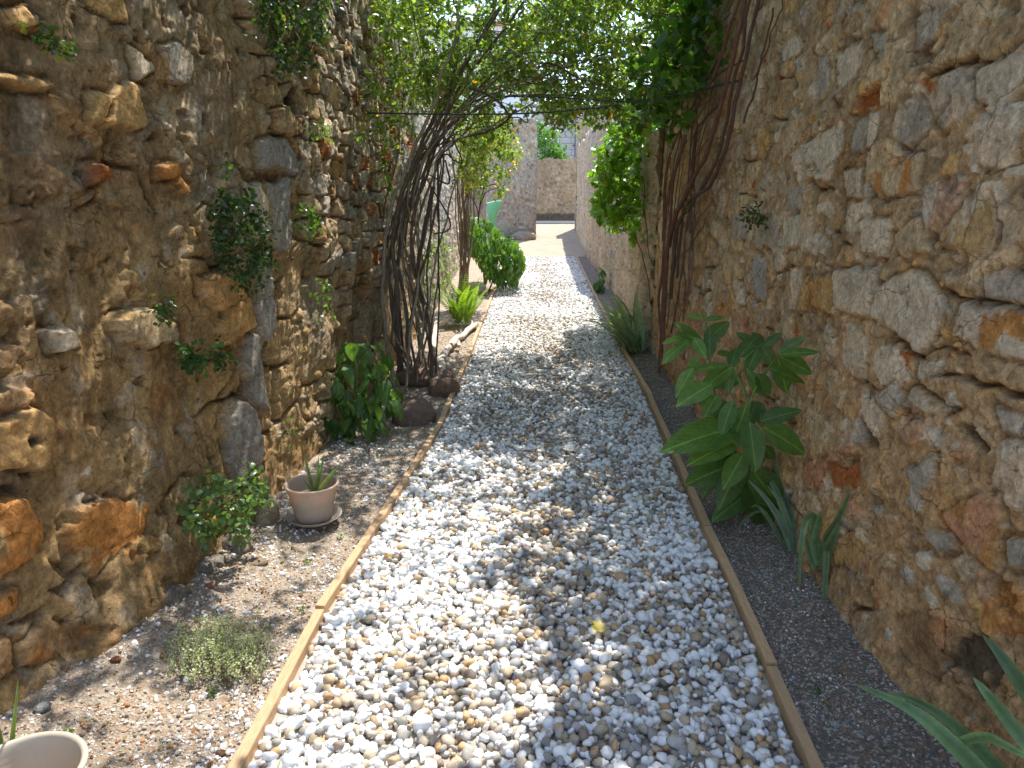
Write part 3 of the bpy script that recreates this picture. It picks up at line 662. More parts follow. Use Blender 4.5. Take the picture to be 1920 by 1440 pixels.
for (y0, y1, sp, sub, lay, smin, smax) in ((1.1, 4.4, .0265, 2, 0, .0125, .021), (1.1, 5.0, .030, 1, 1, .014, .022), (4.4, 9.0, .029, 1, 0, .013, .021), (9.0, 20.2, .036, 1, 0, .015, .024)):
    P = jitter(y0, y1, sp, lambda q: LBX(q)+.012, lambda q: RBX(q)-.012, .5); n = len(P)
    size = RNG.uniform(smin, smax, n)*np.where(RNG.random(n) < .07, 1.45, 1)*np.where(RNG.random(n) < .25, .72, 1)
    edge = np.minimum(P[:, 0]-LBX(P[:, 1]), RBX(P[:, 1])-P[:, 0])
    z = .012+.010*fbm(P[:, 0]*3, P[:, 1]*3, 511, 3)+RNG.uniform(-.007, .007, n)-(.014 if lay else 0)-.012*ss(.09, .0, edge)
    keep = edge > size*.5
    P, size, z = P[keep], size[keep], z[keep]
    V, F, Cc = stones_mesh(np.column_stack([P, z]), size, peb_cols(P[:, 0], P[:, 1]), sub, amp=.34, pw=.88, asp=(.52, 1.0))
    Vp.append(V); Fp.append(F+nb); Cp.append(Cc); nb += len(V)
gp = mesh_np('pebbles', np.concatenate(Vp), np.concatenate(Fp), M['pebble'], col=np.concatenate(Cp))
tag(gp, 'white, tan and grey rounded pebbles covering the path between the boards', 'pebbles', kind='stuff')
# layer under the pebbles
ys = ygrid(-1.5, 20.2, .02, 2); L, Rr = LBX(ys), RBX(ys); V = np.concatenate([np.stack([L, ys, 0*ys-.004], 1), np.stack([Rr, ys, 0*ys-.004], 1)]); n = len(ys); i = np.arange(n-1)
tag(mesh_np('path', V, np.stack([i, i+n, i+n+1, i+1], 1), M['grit'], col=np.tile([[.36, .31, .25]], (2*n, 1))), kind='structure')

# grit in the beds
def grit(name, n, region, size, pal, wts, label, pw=1.6, sub=1):
    P = region(n); n = len(P); idx = RNG.choice(len(pal), n, p=np.array(wts)/sum(wts)); c = np.array(pal)[idx]*(1+.3*(RNG.random((n, 1))-.5))
    sz = size[0]+(size[1]-size[0])*RNG.random(n)**pw
    z = bedz(P[:, 0], P[:, 1])+sz*.25
    V, F, Cc = stones_mesh(np.column_stack([P, z]), sz, c, sub, 8, (.4, .8), (.55, 1), .6, .35)
    return tag(mesh_np(name, V, F, M['grit'], col=Cc, smooth=False), label, 'gravel', kind='stuff')
def reg_left(n):
    y = 1.1+(RNG.random(n)**1.5)*9; x = LBX(y)-.035-RNG.random(n)*(LBX(y)-.03-LW(y)-.02); P = np.stack([x, y], 1)
    k = .45+.55*ss(-.3, .3, fbm(x*3, y*3, 520, 3)); return P[RNG.random(n) < k]
def reg_right(n):
    y = 1.3+(RNG.random(n)**1.4)*6; x = RBX(y)+.035+RNG.random(n)*(RW(y)-RBX(y)-.03); k = .3+.7*ss(-.25, .25, fbm(x*4, y*4, 525, 3)); return np.stack([x, y], 1)[RNG.random(n) < k]
GP = [(.74, .72, .68), (.50, .40, .28), (.36, .24, .15), (.42, .37, .31), (.45, .22, .10), (.24, .19, .15)]
grit('bed_gravel', 34000, reg_left, (.0022, .0085), GP, (2.6, 3, 2.4, 3.4, .5, 1.2), 'fine white and tan grit over the left bed', 2.4, 1)
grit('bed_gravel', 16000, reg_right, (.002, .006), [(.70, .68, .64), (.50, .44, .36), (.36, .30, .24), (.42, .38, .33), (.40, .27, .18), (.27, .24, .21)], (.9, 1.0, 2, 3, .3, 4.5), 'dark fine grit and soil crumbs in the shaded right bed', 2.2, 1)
def reg_white(n):
    y = 1.2+RNG.random(n)*3.2; x = LBX(y)-.05-RNG.random(n)*.55; k = ss(-.1, .5, fbm(x*3.4, y*3.4, 531, 3))*.8; m = RNG.random(n) < k; return np.stack([x, y], 1)[m]
grit('bed_pebbles', 5200, reg_white, (.004, .0135), [(.80, .79, .76), (.66, .60, .50), (.5, .42, .32)], (7, 2, 1), 'patches of small white chippings in the left bed', 1.8, 1)

# ------------------------------------------------------------------ timber edging boards
def board(xa, ya, xb, yb, label, zt=.036, wid=.036, dz=0):
    L = math.hypot(xb-xa, yb-ya); rz = math.atan2(yb-ya, xb-xa); n = max(6, int(L/.06)); t = np.linspace(0, 1, n)
    wv = .0025*np.sin(t*5+ya)+.0015*fbm(t*9, t*0+ya, 601, 3); prof = [(-.5, -.10), (-.5, -.003), (-.44, 0), (.44, 0), (.5, -.003), (.5, -.10)]
    nx, ny = -math.sin(rz), math.cos(rz); V = []
    for k in range(n):
        for a, h in prof:
            V.append((xa+(xb-xa)*t[k]+nx*(a*wid+wv[k]), ya+(yb-ya)*t[k]+ny*(a*wid+wv[k]), zt+h+dz*t[k]+wv[k]*.6))
    m_ = len(prof); i = np.arange(n-1)[:, None]*m_; j = np.arange(m_)[None]; j2 = (j+1) % m_
    F = np.stack([i+j, i+m_+j, i+m_+j2, i+j2], -1).reshape(-1, 4); V = np.array(V)
    ends = [list(range(m_)), list((n-1)*m_+np.arange(m_-1, -1, -1))]
    F3 = []
    for e in ends:
        for q in range(1, m_-1): F3.append([e[0], e[q+1], e[q]])
    c = np.array([rnd.uniform(.50, .58), .0, .0]); c = np.array([c[0], c[0]*.66, c[0]*.37])*(rnd.uniform(.9, 1.05))
    o = mesh_np('timber_board', V, [F, np.array(F3)], M['wood'], col=np.tile(c[None], (len(V), 1)), smooth=False)
    return tag(o, label, 'edging board', 'timber boards edging the gravel path')
for a, b_, l in [((-.80, .35), (-.826, 2.40), 'left edging board nearest the camera, running out at the bottom edge of the photo'),
                 ((-.826, 2.42), (-.705, 4.72), 'second left edging board, passing the potted plant'),
                 ((-.712, 4.74), (-.752, 7.10), 'third left edging board, in the shadow beside the bleached log'),
                 ((-.752, 7.12), (-.872, 11.9), 'sunlit left edging board between the log and the drooping green bush'),
                 ((-.872, 11.95), (-.74, 20.1), 'left edging board hidden behind the drooping bush, farthest from the camera')]:
    board(a[0], a[1], b_[0], b_[1], l)
for a, b_, l in [((.712, .35), (.742, 2.13), 'right edging board nearest the camera, lowest in the photo'),
                 ((.752, 2.15), (.762, 3.18), 'second right edging board, beside the two sparse iris clumps'),
                 ((.762, 3.20), (.815, 5.55), 'third right edging board, beside the big-leaved plant'),
                 ((.822, 5.57), (.79, 7.6), 'fourth right edging board, split end, running up to the grey iris clump'),
                 ((.79, 7.62), (.785, 13.8), 'right edging board passing behind the iris clump'),
                 ((.785, 13.82), (.815, 20.1), 'right edging board farthest away, in the wall shadow')]:
    board(a[0], a[1], b_[0], b_[1], l)

# ------------------------------------------------------------------ leaves
def leaf_template(kind):
    # returns V (unit length along +Y, half width 1 in X, up +Z), F, UV
    if kind == 'small':
        xs = [(0, 0, 0), (.8, .35, .12), (.62, .75, .10), (0, 1, -.12), (-.62, .75, .10), (-.8, .35, .12), (0, .5, 0)]
        V = np.array(xs, float); F = np.array([[0, 1, 6], [1, 2, 6], [2, 3, 6], [3, 4, 6], [4, 5, 6], [5, 0, 6]])
        return V, F, V[:, :2].copy()
    if kind == 'vine':   # lobed outline
        o = [(0, 0), (.45, -.08), (.95, .18), (.62, .42), (.85, .72), (.38, .72), (0, 1.05), (-.38, .72), (-.85, .72), (-.62, .42), (-.95, .18), (-.45, -.08)]
        V = np.array([(a, b, .12*abs(a)-.1*b*b) for a, b in o]+[(0, .4, 0)], float); n = len(o)
        F = np.array([[i, (i+1) % n, n] for i in range(n)]); return V, F, V[:, :2].copy()
    n = 11; cols = np.array([-1, -.55, 0, .55, 1.]); V = []; U = []      # 'broad'
    for i in range(n):
        t = i/(n-1); wd = (math.sin(math.pi*min(1, t**.85))**.75)*(1-.18*t) if 0 < t < 1 else 0.0
        for c in cols:
            wv = .05*math.sin(t*23+c)*abs(c)
            V.append((c*wd, t, .22*abs(c)*wd+wv-.0*t)); U.append((c*wd, t))
    return np.array(V), grid_faces(n, 5), np.array(U)
TPL = {k: leaf_template(k) for k in ('small', 'vine', 'broad')}
def norm(a): return a/(np.linalg.norm(a, axis=1)[:, None]+1e-9)
def leaves(mb, kind, pos, tip, up, L, W, cols, droop=.25, zs=1.0):
    """tip: direction of the leaf axis, up: rough normal; droop bends the tip down along -up"""
    V0, F0, U0 = TPL[kind]; n = len(pos)
    if n == 0: return
    pos = np.asarray(pos, float); T = norm(np.asarray(tip, float)); Nn = np.asarray(up, float); Xx = norm(np.cross(T, Nn)); Nn = np.cross(Xx, T)
    L = np.broadcast_to(L, n)[:, None]; W = np.broadcast_to(W, n)[:, None]; dr = np.broadcast_to(droop, n)[:, None]
    x = V0[None, :, 0]*W; y = V0[None, :, 1]*L; z = V0[None, :, 2]*W*zs-dr*L*(V0[None, :, 1]**2); y = y*(1-.35*dr*V0[None, :, 1])
    P = pos[:, None]+Xx[:, None]*x[..., None]+T[:, None]*y[..., None]+Nn[:, None]*z[..., None]
    F = (F0[None]+(np.arange(n)*len(V0))[:, None, None]).reshape(-1, F0.shape[1])
    mb.add(P.reshape(-1, 3), F, np.repeat(np.asarray(cols), len(V0), axis=0), np.tile(U0, (n, 1)))
def lcols(n, base, var=.25, alt=None, pa=0.0):
    c = np.array([base])*(1+var*(RNG.random((n, 1))*2-1)); c = c*(1+.12*(RNG.random((n, 3))-.5))
    if alt is not None and pa > 0:
        m = RNG.random(n) < pa; a = np.array(alt); c[m] = a[RNG.integers(0, len(a), m.sum())]
    return c
def rdirs(n, zb=0.0):
    d = RNG.normal(0, 1, (n, 3)); d[:, 2] += zb; return norm(d)
YEL = [(.40, .33, .04), (.45, .22, .04), (.34, .36, .06), (.28, .14, .05)]
def inpoly(px, py, poly): return polydist(np.asarray(px, float), np.asarray(py, float), poly) > 0
def px_scatter(poly, n, d0, d1, dens=None):
    a = np.array(poly, float); lo, hi = a.min(0), a.max(0); out = []
    while len(out) < n:
        k = 4000; px = RNG.uniform(lo[0], hi[0], k); py = RNG.uniform(lo[1], hi[1], k); m = inpoly(px, py, poly)
        if dens is not None: m &= RNG.random(k) < dens(px, py)
        for x, y in zip(px[m], py[m]):
            out.append(D(x, y, RNG.uniform(d0, d1))[:])
            if len(out) >= n: break
    return np.array(out)
def twigs(mb, centers, dirs, length, r, col, leaves_per, lf_mb, kind, L, W, base, droop=.2, var=.3, alt=None, pa=0, spread=.9, zb=-.2):
    """short twigs with leaves set along them"""
    n = len(centers); t = RNG.random((n, leaves_per))
    ax = norm(dirs); P = centers[:, None]+ax[:, None]*(t*length)[..., None]+RNG.normal(0, .012, (n, leaves_per, 3))
    P = P.reshape(-1, 3); k = len(P); A = np.repeat(ax, leaves_per, axis=0)
    tip = norm(A*.45+rdirs(k, zb)*spread); up = norm(rdirs(k)*.8+np.array([[0, 0, .9]]))
    leaves(lf_mb, kind, P, tip, up, RNG.uniform(L[0], L[1], k), RNG.uniform(W[0], W[1], k), lcols(k, base, var, alt, pa), droop)
    if mb is not None:
        for i in range(n):
            a = centers[i]; b_ = a+ax[i]*length
            V0 = []
            s = np.cross(ax[i], [0, 0, 1]); s = s/(np.linalg.norm(s)+1e-6)*r; q = np.cross(ax[i], s); 
            V0 = [a+s, a-s*.5+q, a-s*.5-q, b_]
            mb.add(V0, [[0, 1, 3], [1, 2, 3], [2, 0, 3]], col)
# ---- the climbing rose over the path
GREEN = (.165, .225, .06)
rose = empty('climbing_plant', D(760, 700, 5.9)); rose.location.z = 0
tag(rose, 'woody climber with a bundle of dark stems at left, arching leafy over the path', 'climber')
st = MB(); DK = (.20, .155, .12); MD = (.34, .275, .21)
mains = [
 ([(752,722),(742,560),(737,430),(772,310),(815,225),(868,130),(950,-10)], 5.9, .030, .020),
 ([(770,705),(764,600),(752,480),(788,330),(832,220),(905,110),(985,0)], 6.0, .024, .016),
 ([(735,690),(722,560),(728,430),(764,300),(812,200),(850,90),(870,-30)], 5.8, .026, .016),
 ([(808,740),(800,600),(770,470),(792,340),(838,240),(915,160),(1010,120),(1100,150)], 5.8, .022, .012),
 ([(820,705),(790,560),(772,440),(800,320),(852,232),(950,185),(1080,180),(1200,195)], 6.1, .020, .012),
 ([(760,700),(780,560),(795,440),(812,340),(840,270),(930,232),(1020,175),(1070,120)], 5.7, .016, .009),
 ([(790,690),(775,560),(780,430),(822,310),(870,230),(960,165),(1120,165),(1270,195)], 6.2, .017, .010),
 ([(745,705),(752,600),(745,500),(758,380),(800,280),(880,195),(1000,150),(1150,100)], 6.1, .018, .009),
 ([(775,715),(800,610),(815,500),(838,400),(850,320),(835,250),(800,150),(770,0)], 5.9, .012, .008),
 ([(727,660),(715,540),(722,400),(748,260),(752,120),(740,-20)], 6.1, .012, .007),
 ([(780,690),(770,580),(800,470),(826,330),(842,200),(880,100),(930,20)], 5.75, .016, .011),
 ([(812,690),(796,610),(760,500),(762,400),(790,300),(860,205),(980,90),(1060,0)], 6.05, .017, .010),
 ([(757,700),(740,620),(728,520),(745,420),(790,290),(845,170),(860,60),(850,-20)], 5.95, .018, .012),
 ([(800,700),(812,600),(826,480),(822,390),(826,300),(815,210),(790,100)], 5.85, .011, .007),
 ([(700,600),(708,520),(735,440),(765,360),(820,270),(900,240),(960,232)], 5.9, .010, .005),
]
for pts, d, r0, r1 in mains:
    P = [D(a, b_, d+rnd.uniform(-.12, .12)+(.0 if i < 4 else rnd.uniform(-.2, .3))) for i, (a, b_) in enumerate(pts)]
    P[0].z = min(P[0].z, .05) if pts[0][1] > 680 else P[0].z
    tube(st, P, r0*.70, r1*.62, n=44, sides=7, wob=.03, col=rnd.choice([DK, MD, (.16, .12, .09)]), rough=.14)
for _ in range(11):                        # thin interlaced shoots
    a = rnd.choice(mains[:14]); b2 = rnd.choice(mains[:14]); pts = []
    for i in range(min(len(a[0]), len(b2[0]))):
        t = min(1, i/4.0); x = a[0][i][0]*(1-t)+b2[0][i][0]*t; y = a[0][i][1]*(1-t)+b2[0][i][1]*t
        pts.append(D(x+rnd.uniform(-14, 14), y+rnd.uniform(-8, 8), rnd.uniform(5.6, 6.3)))
    tube(st, pts, rnd.uniform(.006, .011), rnd.uniform(.003, .006), n=30, sides=5, wob=.05, col=rnd.choice([DK, MD, (.26, .20, .13)]), rough=.1)
for _ in range(85):                        # thin curved shoots in the crown
    x, y = rnd.uniform(720, 1250), rnd.uniform(-40, 215); d = rnd.uniform(5.4, 7.6); L = rnd.uniform(60, 260); an = rnd.uniform(-.9, .6)
    pts = [D(x+L*t*math.cos(an), y-L*t*math.sin(an)*.7+30*t*t, d+t*rnd.uniform(-.5, .5)) for t in (0, .35, .7, 1)]
    tube(st, pts, rnd.uniform(.003, .007), .002, n=14, sides=4, wob=.03, col=rnd.choice([DK, MD, (.14, .16, .06)]))
for pts, d, r in [([(835,300),(842,345),(800,330),(845,420),(815,440)], 5.7, .007), ([(822,300),(838,290),(852,300),(867,303),(850,262),(840,250)], 5.6, .007), ([(820,300),(823,400),(822,560),(818,700)], 5.5, .008), ([(812,350),(795,430),(780,520)], 5.6, .016), ([(880,165),(930,185),(958,222)], 5.5, .010), ([(968,205),(930,240),(850,262),(780,285)], 5.9, .008)]:
    tube(st, [D(a, b_, d) for a, b_ in pts], r, r*.8, n=26, sides=6, wob=.01, col=(.09, .07, .055), rough=.1)
st.build('stems', M['bark'], rose)
lf = MB(); tw = MB()
def crown_dens(px, py):
    k = np.ones(len(px)); k *= np.where((px < 780) & (py > 60), .35, 1)
    k *= np.where(np.hypot((px-1185)/30, (py-30)/30) < 1, .12, 1); k *= np.where(np.hypot((px-1225)/22, (py-70)/26) < 1, .15, 1)
    k *= np.where(np.hypot((px-868)/22, (py-0)/9) < 1, .1, 1); k *= np.where(np.hypot((px-890)/42, (py-118)/22) < 1, .3, 1)
    k *= .35+.65*ss(-.35, .25, fbm(px/55, py/55, 700, 3)); k *= np.where((px > 860) & (px < 1010) & (py > 168), .35, 1); return k
crown = [(690,-60),(690,240),(730,250),(760,170),(820,190),(850,225),(900,220),(950,205),(1000,200),(1050,222),(1110,235),(1160,225),(1220,215),(1300,190),(1340,120),(1420,-60)]
Cn = px_scatter(crown, 3300, 5.6, 8.6, crown_dens)
twigs(tw, Cn, rdirs(len(Cn), -.1), .16, .0022, (.12, .11, .05), 9, lf, 'small', (.038, .068), (.013, .022), GREEN, .2, .42, YEL, .035)
# loose sprays low under the arch and near the left stems
Cn = px_scatter([(700,120),(760,100),(800,190),(760,260),(735,430),(700,420)], 60, 5.7, 6.6)
twigs(tw, Cn, rdirs(len(Cn), -.3), .14, .002, (.12, .11, .05), 7, lf, 'small', (.034, .06), (.011, .019), GREEN, .2, .35, YEL, .03)
Cn = px_scatter([(840,190),(960,200),(960,260),(900,300),(850,330)], 120, 6.8, 8.2)
twigs(tw, Cn, rdirs(len(Cn), -.3), .15, .002, (.12, .11, .05), 9, lf, 'small', (.034, .06), (.011, .02), (.12, .17, .03), .2, .3, YEL, .06)
# overhead part of the crown, above the frame: leaves sit where their shade falls on the ground
SHX, SHY = math.tan(math.pi/2-SUN_EL)*math.sin(SUN_AZ), math.tan(math.pi/2-SUN_EL)*math.cos(SUN_AZ)
def gpoly(p): return [(q.x, q.y) for q in (G(a, b_) for a, b_ in p)]
LIT1 = gpoly([(760,925),(900,905),(1010,915),(1150,930),(1165,1000),(1150,1140),(1020,1245),(1060,1330),(1085,1440),(1090,1700),(380,1700),(470,1440),(600,1180),(700,1000)])
LIT2 = gpoly([(300,1900),(-250,1900),(-150,1330),(60,1400),(250,1265),(420,1255),(520,1290),(540,1200),(470,1170),(330,1110),(370,1050),(470,1010),(560,1040),(700,960),(640,1080),(560,1300),(480,1500),(100,1500)])
MID = gpoly([(800,830),(1210,830),(1240,900),(1120,950),(740,950)])
def shade(gx, gy):
    k = np.full(len(gx), .62)
    k = np.where(inpoly(gx, gy, LIT1) | inpoly(gx, gy, LIT2), .045, k); k = np.where(inpoly(gx, gy, MID), .42, k)
    k = np.where((gx > .36) & (gy < 4.5), .5, k)
    k = np.where((gy > 4.1) & (gy < 7.0) & (gx > -.8), 1.1*(.6+.4*ss(-.2, .1, fbm(gx*5, gy*3, 705, 2))), k)
    k = np.where(gx < LW(gy)+.02, np.where(gy < 3.3, .45, .06), k); k = np.where((gy > 7.15), 0, k)
    return k
n = 60000; zz = RNG.uniform(2.75, 3.6, n); gx = RNG.uniform(-1.9, 1.0, n); gy = RNG.uniform(.2, 5.6, n)
P = np.stack([gx+SHX*zz, gy+SHY*zz, zz], 1)
elev = (zz-CAMH)/P[:, 1]; ok = (elev > .275) & (P[:, 0] > -1.7) & (P[:, 0] < 1.4)
P, gx, gy = P[ok], gx[ok], gy[ok]; m_ = RNG.random(len(P)) < shade(gx, gy)*.19; P = P[m_]
twigs(tw, P, rdirs(len(P), -.1), .13, .002, (.12, .11, .05), 7, lf, 'small', (.036, .064), (.013, .022), GREEN, .2, .35, YEL, .03)
lf.build('foliage', M['leaf'], rose); tw.build('twigs', M['bark'], rose)

# ---- wires
def wire(pts, r, label, d=None, cat='wire', name='wire', group='wires across the path'):
    b = MB(); P = [D(a, b_, q) for a, b_, q in pts]; tube(b, P, r, r, n=30, sides=6, col=(.03, .03, .03)); return tag(b.build(name, M['metal']), label, cat, group)
wire([(690,212,5.6),(850,214,5.5),(1000,212,5.4),(1150,198,5.3),(1270,178,5.1),(1392,150,4.7)], .006, 'lowest black wire stretched across the lane under the leaves')
wire([(905,180,5.7),(1050,183,5.6),(1180,190,5.5),(1290,165,5.2),(1400,110,4.7)], .005, 'upper dark wire crossing the lane through the leaves, sagging at right')
o = wire([(958,220,5.42),(975,221,5.42),(983,228,5.42),(990,228,5.42),(986,214,5.42),(988,210,5.42)], .004, 'short curled loose wire end hanging from the lowest wire', cat='wire end', name='wire_end')

# ---- right wall climber
vine = empty('wall_climber', (1.0, 6.6, 0)); tag(vine, 'reddish-brown stemmed vine climbing the right wall with a bright hanging curtain of lobed leaves', 'climber')
st = MB(); RB = (.20, .105, .075); RBD = (.13, .08, .06)
xr = lambda y: RW(y)-.045
def wpts(pts, off=0.0): return [XW(a, b_, lambda y: RW(y)-.05-off) for a, b_ in pts]
for pts, r0, r1 in [([(1236,700),(1246,560),(1256,450),(1282,370),(1322,290),(1358,180),(1388,60),(1400,-40)], .026, .018),
                    ([(1244,640),(1252,480),(1262,360),(1290,240),(1342,130),(1385,0)], .020, .012),
                    ([(1258,560),(1268,440),(1290,385),(1335,340),(1362,270),(1388,150),(1420,0)], .022, .013),
                    ([(1240,690),(1238,560),(1244,420),(1252,300),(1300,200),(1350,100)], .016, .010),
                    ([(1270,520),(1280,400),(1298,320),(1305,250),(1345,190),(1372,120),(1390,20)], .014, .010),
                    ([(1285,400),(1320,350),(1345,300),(1366,200),(1392,90),(1412,-20)], .016, .012),
                    ([(1412,150),(1440,90),(1462,20),(1475,-30)], .005, .004), ([(1395,230),(1425,120),(1448,20)], .008, .006),
                    ([(1295,240),(1318,205),(1345,170)], .010, .007), ([(1345,260),(1365,250),(1390,245)], .004, .002)]:
    tube(st, wpts(pts, rnd.uniform(0, .04)), r0*.72, r1*.72, n=40, sides=7, wob=.02, col=rnd.choice([RB, RBD]), rough=.16)
for _ in range(22):
    x0 = rnd.uniform(1238, 1300); y0 = rnd.uniform(330, 640); x1 = x0+rnd.uniform(5, 40); y1 = y0-rnd.uniform(120, 320); x2 = x1+rnd.uniform(5, 70)
    if y1 < 30: y1 = 30
    tube(st, wpts([(x0, y0), ((x0+x1)/2+rnd.uniform(-6, 6), (y0+y1)/2), (x1, y1), (min(x2, 1390), max(y1-80, -20))], rnd.uniform(-.03, .03)), rnd.uniform(.004, .009), .003, n=26, sides=5, wob=.02, col=rnd.choice([RB, RBD, (.26, .17, .11)]), rough=.1)
for pts in ([(1190,440),(1215,520),(1228,600),(1240,640)], [(1205,330),(1210,420),(1222,500)], [(1240,280),(1250,330),(1262,400),(1268,500)]):
    tube(st, [D(a, b_, 7.4) for a, b_ in pts], .005, .003, n=20, sides=4, wob=.03, col=RBD)
st.build('stems', M['bark'], vine)
lf = MB(); tw = MB(); VG = (.15, .26, .035)
hang = [(1112,385),(1118,300),(1150,245),(1195,195),(1255,190),(1290,210),(1262,290),(1250,330),(1215,360),(1200,420),(1168,425),(1130,410)]
Cn = px_scatter(hang, 520, 7.9, 9.4, lambda a, b_: .35+.65*ss(-.3, .2, fbm(a/25, b_/25, 720, 3)))
twigs(tw, Cn, rdirs(len(Cn), -.5), .14, .002, (.12, .11, .05), 5, lf, 'vine', (.05, .105), (.028, .052), VG, .2, .4, [(.2, .27, .04)], .1)
Cn = px_scatter([(1165,400),(1205,400),(1200,455),(1178,448)], 7, 7.4, 7.8)
twigs(tw, Cn, rdirs(len(Cn), -.7), .1, .002, (.12, .11, .05), 3, lf, 'vine', (.06, .10), (.03, .05), VG, .2, .3)
# top of the wall: big leaf mass, hanging over
topm = [(1180,230),(1200,130),(1240,60),(1290,-60),(1400,-60),(1396,20),(1368,90),(1330,150),(1300,200),(1262,250)]
Cn = px_scatter(topm, 240, 4.9, 6.9, lambda a, b_: .4+.6*ss(-.3, .2, fbm(a/30, b_/30, 730, 3)))
ok = Cn[:, 0] < RW(Cn[:, 1])-.03; Cn = Cn[ok]
twigs(tw, Cn, rdirs(len(Cn), -.4), .13, .002, (.12, .11, .05), 5, lf, 'vine', (.055, .11), (.03, .055), (.08, .16, .026), .2, .4, [(.2, .27, .04)], .06)
# above the frame: it goes on along the wall top over the path edge
n = 420; y = RNG.uniform(1.8, 5.4, n); z = RNG.uniform(3.0, 4.1, n); x = RW(y)-RNG.random(n)**1.4*.55*(1+.3*fbm(y*2, z, 740, 2)); P = np.stack([x, y, z], 1); P = P[(P[:, 2]-CAMH)/P[:, 1] > .30]
twigs(None, P, rdirs(len(P), -.4), .13, .002, (.12, .11, .05), 5, lf, 'vine', (.06, .11), (.03, .055), VG, .2, .35)
for a, b_, k in ((1302, 358, 2), (1290, 380, 1)):
    Cn = np.array([XW(a, b_, lambda y: RW(y)-.08)[:]]); twigs(None, Cn, np.array([[-.3, -.5, -.3]]), .05, .002, None, 2, lf, 'vine', (.05, .07), (.026, .036), VG)
lf.build('foliage', M['leaf'], vine); tw.build('twigs', M['bark'], vine)

# ---- slim yellow-green shrub against the left wall
sh = empty('slim_shrub', (-1.45, 9.7, 0)); tag(sh, 'slender upright shrub with thin bare stems and yellowing leaves against the left wall', 'shrub')
st, lf = MB(), MB()
for i in range(22):
    x0 = rnd.uniform(862, 882); x1 = x0+rnd.uniform(-12, 14); x2 = x1+rnd.uniform(-5, 40)
    tube(st, [G(x0-3, 566), D(x0, 500, 10.6), D((x0+x1)/2+rnd.uniform(-5, 5), 430, 10.5), D(x1, 340, 10.4), D(x2, rnd.uniform(210, 290), 10.2)], rnd.uniform(.008, .016), .004, n=26, sides=5, wob=.03, col=rnd.choice([(.24, .19, .12), (.18, .13, .09), (.30, .24, .15)]))
for pts in ([(897,420),(896,395),(880,360),(872,330)], [(897,420),(900,390),(906,355),(910,320)], [(905,355),(925,345),(935,355)], [(900,385),(912,360),(935,352)]):
    tube(st, [D(a, b_, 10.8) for a, b_ in pts], .012, .005, n=16, sides=5, wob=.01, col=(.13, .08, .06))
st.build('stems', M['bark'], sh)
Cn = px_scatter([(862,240),(900,215),(945,225),(958,265),(975,275),(968,300),(950,320),(935,340),(915,330),(900,355),(880,350),(866,320)], 320, 9.8, 11.0, lambda a, b_: .3+.7*ss(-.3, .2, fbm(a/16, b_/16, 750, 3)))
twigs(None, Cn, rdirs(len(Cn), -.4), .16, .002, None, 7, lf, 'small', (.05, .09), (.015, .027), (.16, .21, .035), .25, .3, [(.45, .35, .04), (.5, .24, .05), (.3, .33, .05), (.24, .28, .05)], .25)
Cn = px_scatter([(918,348),(942,350),(942,362),(925,366)], 10, 10.6, 11.0); twigs(None, Cn, rdirs(len(Cn), -.4), .1, .002, None, 6, lf, 'small', (.05, .08), (.015, .025), (.16, .21, .035), .25, .3, YEL, .2)
lf.build('foliage', M['leaf'], sh)
# ---- shrub behind the low wall
sh = empty('yard_shrub', (.1, 31.5, .7)); tag(sh, 'bright green bushy shrub showing above the ochre yard wall', 'shrub')
st, lf = MB(), MB()
for i in range(7): tube(st, [(.1+rnd.uniform(-.2, .2), 31.6, .7), (rnd.uniform(-.3, .5), 31.6, 2.5), (rnd.uniform(-.4, .8), 31.6, 3.9)], .03, .01, n=10, sides=5, wob=.05, col=MD)
st.build('stems', M['bark'], sh)
Cn = px_scatter([(1003,232),(1022,238),(1030,250),(1045,245),(1050,270),(1062,285),(1070,308),(1003,312)], 300, 31.0, 32.2); twigs(None, Cn, rdirs(len(Cn), .2), .3, .002, None, 8, lf, 'small', (.10, .17), (.03, .05), (.085, .18, .03), .2, .35)
lf.build('foliage', M['leaf'], sh)

# ------------------------------------------------------------------ green sack
m, nt, p = mat("green woven plastic", .45, .5); nt.links.new(mixc(nt, 1.0, (.30, .56, .36), maprange(nt, noise(nt, wcoord(nt), 5, 4), .3, .7, .75, 1.25), 'MULTIPLY'), p.inputs["Base Color"])
t = N(nt, "ShaderNodeBsdfTranslucent"); t.inputs[0].default_value = (.22, .62, .32, 1); mx = N(nt, "ShaderNodeMixShader"); mx.inputs[0].default_value = .4
nt.links.new(p.outputs[0], mx.inputs[1]); nt.links.new(t.outputs[0], mx.inputs[2]); nt.links.new(mx.outputs[0], nt.nodes["Material Output"].inputs[0]); bumpy(nt, p, [(noise(nt, wcoord(nt), 9, 5, .6, 1.5), .8, .05)])
nz_, nt_ = 30, 28; V = []
for i in range(nz_):
    t = i/(nz_-1); z = .15+1.28*t; w_ = .27*(1-.05*t)+.05*math.sin(t*9); 
    for j in range(nt_):
        a = j/nt_*2*math.pi; r_ = 1+.06*math.sin(a*5+t*4)+.04*math.sin(a*9-t*7); pinch = 1-.55*max(0, t-.8)/.2
        wing = .16*max(0, t-.78)/.22*max(0, math.cos(a))**3
        V.append((-1.83+math.cos(a)*w_*r_*(1+.10*max(0, t-.7))+wing, 23.4+math.sin(a)*.22*r_*pinch, z+.07*max(0, t-.8)/.2*math.cos(a)))
V = np.array(V); i = np.arange(nz_-1)[:, None]*nt_; j = np.arange(nt_)[None]; j2 = (j+1) % nt_
F = np.stack([i+j, i+j2, i+nt_+j2, i+nt_+j], -1).reshape(-1, 4); V = np.vstack([V, [[-1.8, 23.4, 1.36]]]); top = (nz_-1)*nt_+np.arange(nt_)
